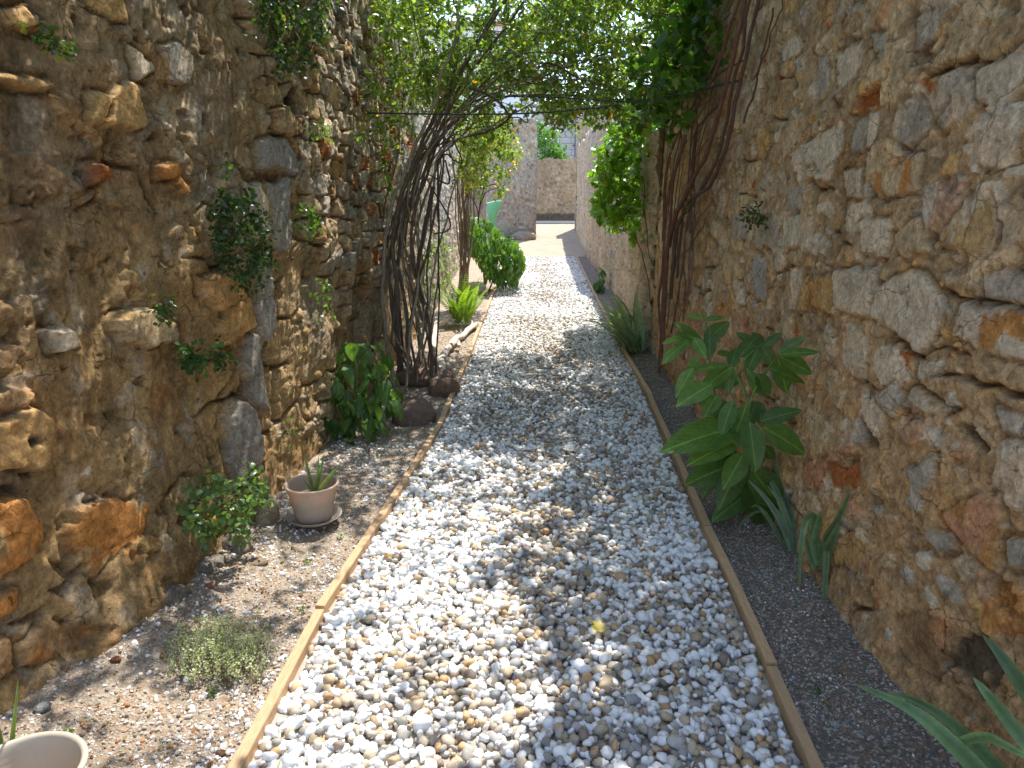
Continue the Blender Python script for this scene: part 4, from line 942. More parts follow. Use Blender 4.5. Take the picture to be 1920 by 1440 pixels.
tag(mesh_np('plastic_sack', V, [F, np.stack([top, np.roll(top, -1), np.full(nt_, len(V)-1)], 1)], m), 'pale green plastic sack with a folded top corner beside the far stone pillar', 'sack')

# ------------------------------------------------------------------ small plants
def strap(mb, base, az, L, W, lean0, curl, col, n=14, tipcol=None, fold=.25, twist=0.0):
    t = np.linspace(0, 1, n); ang = lean0+curl*t**1.5; ds = L/(n-1)
    hor = np.concatenate([[0], np.cumsum(np.sin(ang[:-1])*ds)]); ver = np.concatenate([[0], np.cumsum(np.cos(ang[:-1])*ds)])
    d = np.array([math.cos(az), math.sin(az), 0]); s = np.array([-math.sin(az+twist), math.cos(az+twist), 0])
    P = np.array(base)[None]+d[None]*hor[:, None]+np.array([[0, 0, 1]])*ver[:, None]
    wd = W*np.minimum(1, (1-t)**.55*1.25)*(0.75+.25*np.minimum(1, t*4)); wd[-1] = .0005
    nrm = np.stack([-d[0]*np.cos(ang), -d[1]*np.cos(ang), np.sin(ang)], 1)
    V = np.stack([P-s*wd[:, None], P-nrm*(wd*fold)[:, None], P+s*wd[:, None]], 1).reshape(-1, 3)
    c = np.tile(np.array(col)[None], (len(V), 1))
    if tipcol is not None: k = ss(.85, 1, np.repeat(t, 3))[:, None]; c = c*(1-k)+np.array([tipcol])*k
    c = c*(1+.25*np.tile([.3, -.4, .3], n)[:, None])
    mb.add(V, grid_faces(n, 3), c)
def strap_px(mb, pts, depth, W, col, n=18, curlside=0.0, fold=.2):
    """blade traced along photo points at given depths"""
    P = spline([DC(a, b_, q) for (a, b_), q in zip(pts, depth)], n); T = np.gradient(P, axis=0); view = P-np.array([0, 0, CAMH])
    s = np.cross(T, view); s = s/np.linalg.norm(s, axis=1)[:, None]; up = norm(np.cross(s, T)); t = np.linspace(0, 1, n)
    s = norm(s*math.cos(curlside)+up*math.sin(curlside)); wd = W*np.minimum(1, (1-t)**.6*1.3)*(.7+.3*np.minimum(1, t*3)); wd[-1] = .0004
    V = np.stack([P-s*wd[:, None], P-s*(wd*.45)[:, None]+up*(wd*fold*.5)[:, None], P+up*(wd*fold)[:, None], P+s*(wd*.45)[:, None]+up*(wd*fold*.5)[:, None], P+s*wd[:, None]], 1).reshape(-1, 3)
    c = np.tile(np.array(col)[None], (len(V), 1)); kk = np.tile([.12, -.12, -.2, .1, .3], n)
    c = c*(1+kk)[:, None]*(1+.18*fbm(np.repeat(t, 5)*9+W*900, np.tile(np.arange(5.), n)*.8, 77, 2))[:, None]
    k = (ss(.93, 1, np.repeat(t, 5))*.8)[:, None]; c = c*(1-k)+np.array([[.30, .21, .10]])*k
    mb.add(V, grid_faces(n, 5), c)
IG = (.085, .15, .085)
# grey iris clump right
r_ = empty('iris_clump', (.97, 7.6, 0)); tag(r_, 'dense clump of arching grey-green strap leaves beside the right board', 'plant')
b = MB()
for i in range(120):
    a = rnd.uniform(0, 2*math.pi); q = rnd.random()**.6*.14; bx, by = .90+q*math.cos(a)*.9, 7.55+q*math.sin(a)*2.4
    az = rnd.gauss(math.pi*1.05, .8) if rnd.random() < .7 else rnd.uniform(0, 6.28); L = rnd.uniform(.42, .78)
    if math.cos(az) > 0: L *= .6
    strap(b, (bx, by, .02), az, L, rnd.uniform(.014, .022), rnd.uniform(.1, .95), rnd.uniform(.6, 1.6), np.array((.28, .38, .22))*rnd.uniform(.75, 1.3), tipcol=(.25, .22, .08) if rnd.random() < .2 else None)
b.build('foliage', M['strap'], r_)
# two sparse iris clumps right
def px_clump(name, base, label, blades, col):
    r_ = empty(name, base); tag(r_, label, 'plant'); b = MB()
    for pts, dep, W, cm in blades: strap_px(b, pts, dep, W, np.array(col)*cm, curlside=rnd.uniform(-.3, .3))
    b.build('foliage', M['strap'], r_); return r_
px_clump('iris_plant', (1.0, 3.1, 0), 'sparse grey-green iris blades leaning left under the big-leaved plant', [
 ([(1485,1045),(1470,990),(1440,940),(1402,898)], [3.0, 3.0, 3.05, 3.1], .016, 1.0), ([(1487,1045),(1475,980),(1455,920),(1425,870)], [3.0, 3.02, 3.1, 3.2], .018, .95),
 ([(1490,1045),(1480,990),(1462,940),(1438,910)], [3.0, 3.0, 3.0, 3.0], .015, 1.25), ([(1480,1045),(1462,1010),(1440,970),(1420,948),(1408,952)], [2.98, 2.95, 2.95, 2.95, 2.93], .010, .85),
 ([(1492,1045),(1486,980),(1470,930),(1455,880),(1440,850)], [3.05, 3.1, 3.15, 3.2, 3.2], .013, .8), ([(1470,1010),(1430,960),(1395,975),(1380,1000)], [3.1, 3.1, 3.05, 3.0], .006, .7)], (.14, .20, .11))
px_clump('iris_plant', (1.02, 2.8, 0), 'short upright iris blades against the right wall foot, two of them bent to the soil', [
 ([(1532,1055),(1525,1030),(1524,1000),(1528,968),(1512,975),(1504,1010),(1500,1060),(1498,1110)], [2.85, 2.82, 2.8, 2.78, 2.72, 2.68, 2.66, 2.64], .016, 1.15),
 ([(1535,1060),(1530,1020),(1534,985),(1540,958)], [2.86, 2.86, 2.86, 2.87], .022, 1.2), ([(1540,1050),(1552,1010),(1570,975),(1595,920)], [2.87, 2.85, 2.82, 2.8], .018, .75),
 ([(1542,1060),(1552,1030),(1566,1000),(1572,978)], [2.87, 2.85, 2.85, 2.85], .020, .8), ([(1545,1060),(1548,1030),(1551,1012),(1549,1060),(1546,1130),(1548,1185)], [2.8, 2.72, 2.66, 2.6, 2.55, 2.5], .015, .8),
 ([(1530,1070),(1516,1030),(1508,1000)], [2.84, 2.82, 2.8], .014, 1.1)], (.14, .21, .09))
# foreground blades bottom right
px_clump('iris_plant', (1.02, 1.5, 0), 'large out-of-focus iris blades entering at the bottom right corner', [
 ([(1960,1570),(1860,1470),(1760,1370),(1690,1320),(1602,1282)], [1.45, 1.5, 1.56, 1.62, 1.7], .021, 1.25), ([(1980,1560),(1880,1450),(1800,1370),(1730,1320),(1662,1296)], [1.5, 1.55, 1.6, 1.65, 1.7], .017, 1.15),
 ([(2010,1560),(1950,1430),(1890,1350),(1850,1300),(1825,1270)], [1.4, 1.45, 1.5, 1.52, 1.55], .018, 1.2), ([(2000,1420),(1940,1320),(1900,1262),(1870,1220),(1842,1190)], [1.5, 1.5, 1.52, 1.55, 1.57], .018, .75),
 ([(1770,1400),(1840,1382),(1890,1400),(1960,1440)], [1.6, 1.5, 1.42, 1.35], .012, 1.6), ([(1975,1600),(1900,1520),(1840,1470)], [1.4, 1.42, 1.45], .02, .9)], (.12, .20, .085))
# big-leaved plants
def broad_plant(name, base, label, stems, leafs, col, scol=(.20, .30, .07)):
    r_ = empty(name, base); tag(r_, label, 'plant'); s, b = MB(), MB()
    for pts, dep, r0, r1 in stems: tube(s, [DC(a, c, q) for (a, c), q in zip(pts, dep)], r0, r1, n=18, sides=6, col=scol)
    for (x0, y0), (x1, y1), d0, d1, wr, up, dr, cm in leafs:
        k1, k2 = DC(x0, y0, d0).y, DC(x1, y1, d1).y
        if k2 < d1-1e-6 or k1 < d0-1e-6: k1 = k2 = min(k1, k2)
        A, B = D(x0, y0, k1), D(x1, y1, k2); L = (B-A).length
        leaves(b, 'broad', np.array([A[:]]), np.array([(B-A)[:]]), np.array([up]), L*1.03, L*wr, np.array([col])*cm*(1+.1*(RNG.random(3)-.5)), dr, .8)
    s.build('stems', M['strap'], r_); b.build('foliage', M['bigleaf'], r_); return r_
U = (-.35, -.75, .6)
T1 = [ # (base px),(tip px),depths, width ratio, up, droop, colour
 ((1395,930),(1335,975),3.3,3.2,.26,U,.1,.8),
 ((1385,800),(1245,832),3.35,3.1,.20,U,.15,1.0), ((1390,790),(1300,740),3.35,3.5,.2,U,.1,.8),
 ((1375,830),(1290,862),3.3,3.1,.22,(-.3,-.6,.8),.12,1.15), ((1395,850),(1358,915),3.25,3.1,.26,(-.2,-.9,.3),.1,1.0),
 ((1398,850),(1345,955),3.35,3.2,.24,U,.1,.75), ((1375,870),(1285,905),3.4,3.3,.3,U,.1,.8), ((1400,880),(1360,982),3.4,3.4,.22,U,.1,.7),
 ((1405,790),(1420,885),3.2,3.1,.26,(0,-1,.3),.1,.85), ((1400,760),(1362,855),3.3,3.3,.23,U,.1,.9),
 ((1430,800),(1520,850),3.2,3.1,.27,(.1,-.8,.6),.12,.8), ((1425,790),(1505,765),3.3,3.3,.22,(.1,-.7,.8),.1,.7), ((1410,880),(1470,960),3.4,3.4,.3,(0,-1,.3),.1,.6), ((1400,900),(1450,1000),3.5,3.5,.28,(0,-1,.3),.1,.5),
 ((1430,740),(1400,690),3.4,3.4,.22,U,.1,.9), ((1460,665),(1540,655),3.5,3.4,.16,(.0,-.6,.8),.1,.85), ((1462,668),(1528,700),3.45,3.3,.26,(.1,-.8,.5),.1,.8), ((1458,670),(1478,740),3.45,3.35,.28,(0,-1,.2),.1,.85),
 ((1460,662),(1512,628),3.5,3.55,.2,(0,-.6,.8),.1,.9), ((1440,690),(1515,715),3.5,3.5,.2,(0,-.6,.8),.1,.7), ((1430,655),(1380,620),3.55,3.6,.22,(0,-.7,.7),.1,.7), ((1428,650),(1455,690),3.5,3.45,.3,(0,-1,.3),.1,.75), ((1432,648),(1410,622),3.6,3.6,.35,(0,-.7,.7),.1,.7),
 ((1432,650),(1468,622),3.6,3.7,.24,(0,-.7,.7),.1,.7), ((1420,650),(1400,705),3.5,3.45,.26,(0,-1,.3),.1,.7),
 ((1385,670),(1420,630),3.5,3.55,.3,(0,-.8,.6),.1,.7), ((1370,690),(1382,650),3.5,3.55,.3,(0,-.8,.6),.1,.75), ((1365,685),(1300,690),3.4,3.3,.16,(-.2,-.5,.9),.1,1.0), ((1370,690),(1365,740),3.4,3.35,.22,U,.1,.9),
 ((1372,688),(1310,730),3.4,3.3,.22,U,.1,1.0), ((1345,665),(1380,660),3.5,3.6,.2,U,.1,.8), ((1330,672),(1332,610),3.45,3.5,.22,(0,-.9,.4),.1,.7), ((1320,640),(1370,600),3.5,3.55,.26,(0,-.8,.6),.1,.7),
 ((1320,640),(1270,620),3.5,3.4,.18,(0,-.6,.8),.1,.8), ((1315,636),(1262,600),3.5,3.5,.16,(0,-.6,.8),.1,.75), ((1320,600),(1362,592),3.6,3.6,.2,(0,-.6,.8),.1,.9), ((1320,598),(1282,588),3.6,3.6,.2,(0,-.6,.8),.1,1.1), ((1322,596),(1318,582),3.6,3.6,.35,(0,-.8,.6),.1,.9),
 ((1300,632),(1325,672),3.4,3.35,.26,(0,-1,.4),.1,1.05), ((1295,630),(1268,660),3.45,3.4,.3,(0,-1,.5),.1,1.0), ((1290,632),(1242,640),3.45,3.35,.14,(0,-.6,.8),.1,1.2), ((1275,650),(1240,682),3.4,3.35,.24,(-.3,-.8,.5),.1,1.1),
 ((1300,690),(1265,745),3.35,3.3,.24,U,.1,1.15), ((1310,672),(1290,700),3.4,3.4,.4,U,.1,1.1), ((1335,720),(1268,758),3.3,3.2,.26,U,.1,1.1), ((1345,740),(1320,780),3.3,3.2,.3,U,.1,1.0),
 ((1375,750),(1350,820),3.3,3.25,.24,U,.1,.9), ((1420,700),(1445,745),3.4,3.4,.3,(0,-1,.3),.1,.75), ((1350,880),(1300,850),3.4,3.5,.26,U,.1,1.3),
]
for _ in range(16):
    a, c = rnd.uniform(1330, 1440), rnd.uniform(690, 900); an = rnd.uniform(0, 6.28); L = rnd.uniform(45, 80)
    T1.append(((a, c), (a+L*math.cos(an), c+abs(L*math.sin(an))*.8), 3.5, 3.45, rnd.uniform(.2, .3), U, .12, rnd.uniform(.6, 1.0)))
broad_plant('broad_leaf_plant', (1.0, 3.5, 0), 'large plant with broad dark green veined leaves against the right wall', [
 ([(1395,935),(1400,870),(1402,810),(1405,755)], [3.5, 3.4, 3.35, 3.35], .011, .008), ([(1405,760),(1420,720),(1445,685),(1480,640)], [3.35, 3.4, 3.45, 3.5], .006, .004),
 ([(1403,765),(1385,710),(1370,685)], [3.35, 3.4, 3.4], .006, .004), ([(1378,710),(1400,670),(1430,645)], [3.4, 3.45, 3.55], .005, .003), ([(1350,880),(1345,780),(1332,690),(1322,600)], [3.6, 3.5, 3.45, 3.6], .006, .003), ([(1332,680),(1310,640),(1290,630)], [3.45, 3.45, 3.45], .004, .003),
 ([(1400,830),(1385,815),(1365,805)], [3.38, 3.35, 3.3], .004, .003), ([(1360,930),(1368,870),(1390,820)], [3.6, 3.5, 3.4], .007, .005)], T1, (.105, .20, .045))
# drooping leafy bushes at left
def droopy(name, base, label, poly, d0, d1, n, L, col, stems, bright=0, seed=3, ntop=0):
    r_ = empty(name, base); tag(r_, label, 'bush'); s, b = MB(), MB()
    for pts, dep, r0, r1 in stems: tube(s, [D(a, c, q) for (a, c), q in zip(pts, dep)], r0, r1, n=16, sides=6, col=(.16, .20, .07))
    P = px_scatter(poly, n, d0, d1, lambda a, c: .25+.75*ss(-.3, .25, fbm(a/18, c/18, 760+seed, 2)))
    k = len(P); az = RNG.uniform(0, 2*math.pi, k); el = RNG.uniform(.5, 1.35, k); out = np.stack([np.cos(az)*np.cos(el), np.sin(az)*np.cos(el), -np.sin(el)], 1)
    up = norm(np.stack([np.cos(az)*np.sin(el), np.sin(az)*np.sin(el), np.cos(el)], 1))
    LL = RNG.uniform(L[0], L[1], k); leaves(b, 'broad', P+np.array([[0, 0, L[0]*.4]]), out, up, LL, LL*RNG.uniform(.2, .3, k), lcols(k, col, .3), .25, .8)
    m_ = RNG.random(k) < .35; Q = P[m_]+np.array([[0, 0, L[0]*.6]]); k = len(Q)   # small fresh leaves at the tips
    for _ in range(3): leaves(b, 'broad', Q, rdirs(k, .4), rdirs(k, .8), RNG.uniform(L[0]*.3, L[0]*.55, k), L[0]*.12, lcols(k, np.array(col)*1.6, .3), .2)
    s.build('stems', M['strap'], r_); b.build('foliage', M['bigleaf'], r_)
droopy('leafy_bush', (-1.12, 4.6, 0), 'dark drooping big-leaved bush beside the pot against the left wall', [(640,655),(680,648),(740,672),(742,770),(715,790),(690,850),(665,860),(640,870),(600,830),(598,770),(600,740),(625,700)], 4.3, 4.95, 210, (.09, .17), (.068, .145, .034),
       [([(668,880),(665,800),(668,720),(675,660)], [4.5, 4.5, 4.5, 4.5], .008, .004), ([(668,860),(690,790),(720,690)], [4.5, 4.5, 4.6], .006, .004), ([(660,860),(640,800),(625,750)], [4.5, 4.5, 4.5], .006, .004)], seed=3)
droopy('leafy_bush', (-1.0, 12.4, 0), 'bright green drooping bush spilling over the far end of the left board', [(878,408),(905,412),(925,425),(945,445),(965,455),(978,475),(982,500),(970,530),(950,535),(935,528),(915,520),(895,490),(880,450)], 11.8, 13.2, 900, (.10, .20), (.075, .165, .032),
       [([(910,550),(905,480),(900,420)], [12.4, 12.4, 12.4], .02, .008), ([(915,550),(935,500),(960,460)], [12.4, 12.4, 12.4], .015, .008)], seed=8)
droopy('leafy_bush', (.95, 12.3, 0), 'small dark leafy plant behind the iris clump at the right wall', [(1108,530),(1125,508),(1136,510),(1134,545),(1112,550)], 12.0, 12.6, 45, (.10, .18), (.05, .12, .03), [([(1122,555),(1125,515)], [12.3, 12.3], .01, .006)], seed=12)
# ferns
r_ = empty('fern', (-1.08, 8.8, 0)); tag(r_, 'yellow-green fern with upright feathery fronds beside the bleached branches', 'fern'); b = MB()
for i in range(34):
    az = rnd.uniform(0, 2*math.pi); L = rnd.uniform(.38, .68); lean, curl = rnd.uniform(.05, .5), rnd.uniform(.3, 1.1); n = 24; t = np.linspace(0, 1, n); ang = lean+curl*t
    hor = np.cumsum(np.sin(ang))*L/n; ver = np.cumsum(np.cos(ang))*L/n; d = np.array([math.cos(az), math.sin(az), 0]); s = np.array([-d[1], d[0], 0])
    P = np.array([-1.02+rnd.uniform(-.09, .07), 8.9+rnd.uniform(-.18, .18), .03])+d*hor[:, None]+np.array([[0, 0, 1]])*ver[:, None]; wd = .062*np.sin(np.pi*np.clip(t*.93+.07, 0, 1))**.8
    col = np.array((.17, .26, .035))*rnd.uniform(.7, 1.25); up = np.stack([-d[0]*np.cos(ang), -d[1]*np.cos(ang), np.sin(ang)], 1)
    for sg in (1, -1): leaves(b, 'small', P, s[None]*sg+.45*np.gradient(P, axis=0)/np.linalg.norm(np.gradient(P, axis=0), axis=1)[:, None], up, wd+.004, .011, np.tile(col, (n, 1))*(1+.2*(RNG.random((n, 1))-.5)), .15)
b.build('fronds', M['leaf'], r_)
# sedum cushion
r_ = empty('stonecrop', (-1.05, 2.3, 0)); tag(r_, 'pale green low cushion plant of tiny leaves on the grit of the near left bed', 'plant'); b = MB(); s = MB()
for i in range(460):
    px, py = rnd.gauss(412, 54), rnd.gauss(1222, 24)
    if not (310 < px < 502) or not (1165 < py < 1275): continue
    g = G(px, py+22); h = rnd.uniform(.03, .10)*(1-.4*abs(px-415)/95); az = rnd.uniform(0, 6.28); tp = g+Vector((math.cos(az)*.03, math.sin(az)*.03, h)); tube(s, [g, (g+tp)/2+Vector((0, 0, .01)), tp], .0012, .001, n=4, sides=3, col=(.24, .17, .10))
    k = 24; P = np.array([tp[:]])+RNG.normal(0, 1, (k, 3))*np.array([[.006, .006, .011]]); leaves(b, 'small', P, rdirs(k, .8), rdirs(k, .5), RNG.uniform(.005, .011, k), .003, lcols(k, (.52, .56, .36), .25, [(.22, .3, .12), (.35, .27, .16)], .18), .1)
s.build('stems', M['bark'], r_); b.build('foliage', M['strap'], r_)
# small-leaved wall and ground bushes
def bushlet(name, cat, label, poly, wall, n, L, W, col, off=(.02, .10), alt=None, pa=0, per=7, seed=0, tlen=.05, dep=None, kind='small', mt='leaf', dome=True):
    a = np.array(poly, float); cx_, cy_ = a[:, 0].mean(), a[:, 1].mean(); lo, hi = a.min(0), a.max(0); P = []
    n = int(n*.8) if wall == 'L' else n
    while len(P) < n:
        x, y = RNG.uniform(lo[0], hi[0]), RNG.uniform(lo[1], hi[1])
        if not inpoly([x], [y], poly)[0]: continue
        rr = min(1, math.hypot((x-cx_)/(hi[0]-lo[0]), (y-cy_)/(hi[1]-lo[1]))*1.7)
        if RNG.random() > (1.05-.55*rr) or vn(np.array([x/9.]), np.array([y/9.]), 800+seed)[0] < .25: continue
        if dep: P.append(D(x, y, RNG.uniform(*dep))[:])
        else:
            f, sg = (LW, 1) if wall == 'L' else (RW, -1); o_ = RNG.uniform(*off)*(1-.6*rr if dome else 1)
            P.append(XW(x, y, lambda q: f(q)+sg*(o_))[:])
    P = np.array(P); c0 = P.mean(0); r_ = empty(name, c0); tag(r_, label, cat); b, s = MB(), MB()
    out = norm(P-c0[None]+np.array([[0.03 if wall == 'L' else -.03, -.02, .0]]))
    twigs(s, P, out+rdirs(len(P), -.2)*.7, tlen, .0012, (.12, .13, .05), per, b, kind, L, W, col, .2, .35, alt, pa)
    if wall in ('L', 'R'):
        for q in P[::4]: tube(s, [c0+np.array([-.05 if wall == 'L' else .05, 0, 0]), (c0+q)/2, q], .0022, .001, n=5, sides=3, col=(.13, .12, .06))
    s.build('stems', M['bark'], r_); b.build('foliage', M[mt], r_)
WG = (.055, .10, .028)
bushlet('wall_plant', 'wall plant', 'tiny dark tuft high on the left wall near the top left corner', [(72,58),(100,60),(120,75),(105,96),(80,85)], 'L', 22, (.018, .032), (.008, .013), WG, per=5, seed=1, alt=[(.2, .2, .03)], pa=.15)
bushlet('wall_plant', 'wall plant', 'large dark hanging bush growing from the top of the left wall', [(500,-30),(640,-30),(620,30),(590,60),(575,110),(540,130),(505,90),(490,30)], 'L', 170, (.022, .042), (.009, .016), (.05, .09, .028), off=(.02, .22), per=8, seed=2, tlen=.10, alt=[(.2, .22, .04)], pa=.06)
bushlet('wall_plant', 'wall plant', 'large dark bushy plant halfway up the left wall', [(415,385),(470,380),(500,420),(505,470),(490,520),(450,525),(400,500),(405,440)], 'L', 150, (.020, .036), (.008, .014), (.045, .085, .03), off=(.02, .16), per=8, seed=3, tlen=.07)
bushlet('wall_plant', 'wall plant', 'small bright tuft right of the large dark bush on the left wall', [(558,385),(585,382),(596,410),(585,440),(560,430)], 'L', 24, (.020, .034), (.010, .016), (.08, .15, .03), per=6, seed=4)
bushlet('wall_plant', 'wall plant', 'round-leaved small dark plant on the left wall above the broad low tuft', [(285,556),(315,555),(322,585),(300,592),(284,580)], 'L', 16, (.018, .028), (.009, .013), WG, per=5, seed=5)
bushlet('wall_plant', 'wall plant', 'wide mid-green tuft on the left wall over a pale ochre stone', [(338,655),(375,632),(400,645),(425,675),(400,692),(355,690)], 'L', 46, (.020, .034), (.010, .016), (.05, .11, .028), off=(.02, .10), per=6, seed=6)
bushlet('wall_plant', 'wall plant', 'pale sunlit sprig hanging on the left wall beside the grey mortar drip', [(590,525),(615,520),(622,590),(600,598),(588,560)], 'L', 20, (.022, .036), (.010, .016), (.12, .18, .07), per=5, seed=7)
bushlet('wall_plant', 'wall plant', 'thin sprig on the left wall just above the clay-coloured pot', [(530,790),(555,785),(550,840),(530,838)], 'L', 10, (.016, .03), (.006, .01), (.10, .15, .04), per=5, seed=9)
bushlet('wall_plant', 'wall plant', 'small sunlit tuft on the dry stones left of the climber stems', [(655,235),(690,205),(700,240),(670,270)], 'L', 16, (.022, .036), (.009, .015), (.11, .18, .03), per=5, seed=10)
bushlet('wall_plant', 'wall plant', 'bright sprig on the dry stones under the smaller hole in the left wall', [(575,235),(612,228),(618,262),(590,270)], 'L', 16, (.02, .034), (.008, .014), (.09, .16, .03), per=5, seed=11)
bushlet('wall_plant', 'wall plant', 'faint trailing sprig above the large dark bush on the left wall', [(408,290),(432,290),(430,330),(412,330)], 'L', 7, (.018, .03), (.008, .012), WG, per=4, seed=12)
bushlet('wall_plant', 'wall plant', 'small dark ferny tuft on the right wall above the squared pale stones', [(1395,400),(1415,390),(1440,400),(1435,418),(1410,425)], 'R', 26, (.016, .03), (.006, .010), (.04, .07, .022), off=(.0, .05), per=7, seed=13)
bushlet('ground_bush', 'bush', 'small glossy-leaved bush at the foot of the left wall beside the pot', [(352,925),(395,905),(430,900),(470,895),(492,925),(485,975),(445,1005),(395,1015),(360,985)], 'L', 120, (.022, .040), (.010, .017), (.085, .15, .055), off=(.03, .26), per=7, seed=14, tlen=.06, alt=[(.16, .25, .04), (.22, .32, .12)], pa=.15, dome=False)
bushlet('creeping_plant', 'plant', 'fine pale green creeper covering the foot of the left wall behind the stems', [(800,440),(850,430),(860,520),(845,560),(800,570),(792,500)], 'L', 150, (.03, .055), (.012, .022), (.13, .20, .04), off=(.0, .08), per=7, seed=15, tlen=.08)
for i, (x, y, lb) in enumerate([(575,1060,'tiny seedling on the left bed grit below the pot, nearest the board'), (570,1150,'little green seedling between the stonecrop and the near board'), (500,1330,'small round-leaved sprout beside the nearest left board'), (395,1305,'blue-green sprout just below the stonecrop'), (130,1405,'flat weed beside the corner pot'), (640,1010,'tiny weed on the grit right of the pot saucer'), (610,1155,'small sprout beside the joint of the left boards'), (880,620,'green weed between the log and the left board'), (1420,1240,'dark little weed in the right bed near the board joint'), (1530,1300,'small dark weed in the middle of the shaded right bed'), (1350,1060,'tiny weed in the right bed below the iris blades')]):
    g = G(x, y); r_ = empty('seedling', g); tag(r_, lb, 'seedling', 'seedlings in the beds'); b = MB(); k = 12; P = np.array([g[:]])+RNG.normal(0, .009, (k, 3)); P[:, 2] = bedz(P[:, 0], P[:, 1])+RNG.uniform(.004, .02, k)
    leaves(b, 'small', P, rdirs(k, .3), rdirs(k, 1.5), RNG.uniform(.010, .020, k), .005, lcols(k, (.09, .18, .05), .3), .1); b.build('leaves', M['leaf'], r_)

# ------------------------------------------------------------------ pots
def pot_mat():
    m, nt, p = mat("taupe plastic pot", .55, .35); n_ = noise(nt, wcoord(nt), 40, 5, .6); c = mixc(nt, maprange(nt, n_, .3, .7, 0, 1), (.50, .42, .34), (.56, .48, .39)); nt.links.new(c, p.inputs["Base Color"])
    t = N(nt, "ShaderNodeBsdfTranslucent"); t.inputs[0].default_value = (.80, .42, .18, 1); mx = N(nt, "ShaderNodeMixShader"); mx.inputs[0].default_value = .30
    nt.links.new(p.outputs[0], mx.inputs[1]); nt.links.new(t.outputs[0], mx.inputs[2]); nt.links.new(mx.outputs[0], nt.nodes["Material Output"].inputs[0]); return m
M['pot'] = pot_mat(); M['pot2'] = vc_mat('cream plastic pot', .5, .4, .06, 30, .1, .001)
m, nt, p = mat("saucer plastic", .55, .35); p.inputs["Base Color"].default_value = (.44, .37, .30, 1); M['saucer'] = m
def lathe(prof, c, seg=56):
    V = []; 
    for r, z in prof:
        for k in range(seg): a = 2*math.pi*k/seg; V.append((c[0]+r*math.cos(a), c[1]+r*math.sin(a), c[2]+z))
    n = len(prof); i = np.arange(n-1)[:, None]*seg; j = np.arange(seg)[None]; j2 = (j+1) % seg
    F = np.stack([i+j, i+j2, i+seg+j2, i+seg+j], -1).reshape(-1, 4); return np.array(V), F
def pot(c, R0, R1, H, label, soil=.72, pm='pot'):
    r_ = empty('plant_pot', c); tag(r_, label, 'pot')
    # outer skin only one sheet thick, with a rolled rim
    prof = [(.001, .0), (R0*.95, .0), (R0, .006)]
    for k in range(1, 14): t = k/14; prof.append((R0+(R1-R0)*t, H*t))
    for k in range(4): prof.append((R1*1.0, H*(.94+.0*k)))
    prof += [(R1*1.02, H*.935), (R1*1.06, H*.945), (R1*1.085, H*.97), (R1*1.075, H*.995), (R1*1.04, H*1.01), (R1*1.0, H*1.005), (R1*.965, H*.985), (R1*.955, H*.96)]
    if True:
        for k in range(1, 16):
            z = H*(.97-.97*(1-soil+.05)*k/15); prof.append((R0+(R1-R0)*z/H-.004-.0016*(k % 2), z))
    V, F = lathe(prof, c); part('body', V, F, M[pm], r_, col=np.tile([[.50, .42, .32]], (len(V), 1)))
    zs_ = H*soil; V, F = lathe([(.001, zs_+.006), (R0*.5, zs_+.004), (R0+(R1-R0)*soil-.006, zs_)], c, 40); V[:, 2] += .004*fbm(V[:, 0]*60, V[:, 1]*60, 5, 3)
    part('soil', V, F, M['soil'], r_, col=np.zeros((len(V), 3))); return r_
pc = G(590, 985); pc.z = .045
V, F = lathe([(.001, 0), (.096, 0), (.114, .012), (.128, .024), (.131, .026), (.128, .028), (.112, .015), (.094, .006), (.001, .006)], (pc.x, pc.y, .032)); o = tag(mesh_np('pot_saucer', V, F, M['saucer']), 'round taupe plastic saucer on the grit under the potted young plant', 'saucer')
pot((pc.x, pc.y, .040), .083, .117, .176, 'taupe plastic pot with ridged inside standing on a saucer by the left wall', .62)
r_ = empty('young_yucca', (pc.x, pc.y, .16)); tag(r_, 'young plant with four stiff upright blades growing in the saucered pot', 'plant'); b = MB(); yd = pc.y
for tip_, w_ in (((571,852), .009), ((597,856), .008), ((608,850), .009), ((640,868), .010), ((568,898), .005), ((602,876), .007)):
    strap_px(b, [(590,930), ((590+tip_[0])/2+(2 if tip_[0] > 590 else -2), (922+tip_[1])/2), tip_], [yd, yd-.01, yd], w_, (.13, .20, .07), n=12, fold=.3)
b.build('blades', M['strap'], r_)
c2 = (-1.195, 1.56, .0); c2 = D(45, 1560, 1.53); c2 = (-1.20, 1.375, .03)
pot(c2, .085, .128, .19, 'larger beige pot cut off at the bottom left corner', .35, 'pot2')
px_clump('potted_plant', (c2[0], c2[1], .12), 'grass-like blades rising from the corner pot', [([(20,1480),(22,1400),(28,1340),(34,1275)], [1.5, 1.5, 1.5, 1.5], .006, 1.0), ([(20,1480),(60,1445),(100,1425),(138,1415)], [1.5, 1.52, 1.55, 1.57], .005, 1.5), ([(5,1480),(3,1400),(-5,1350)], [1.5, 1.5, 1.5], .006, .9)], (.13, .20, .06))

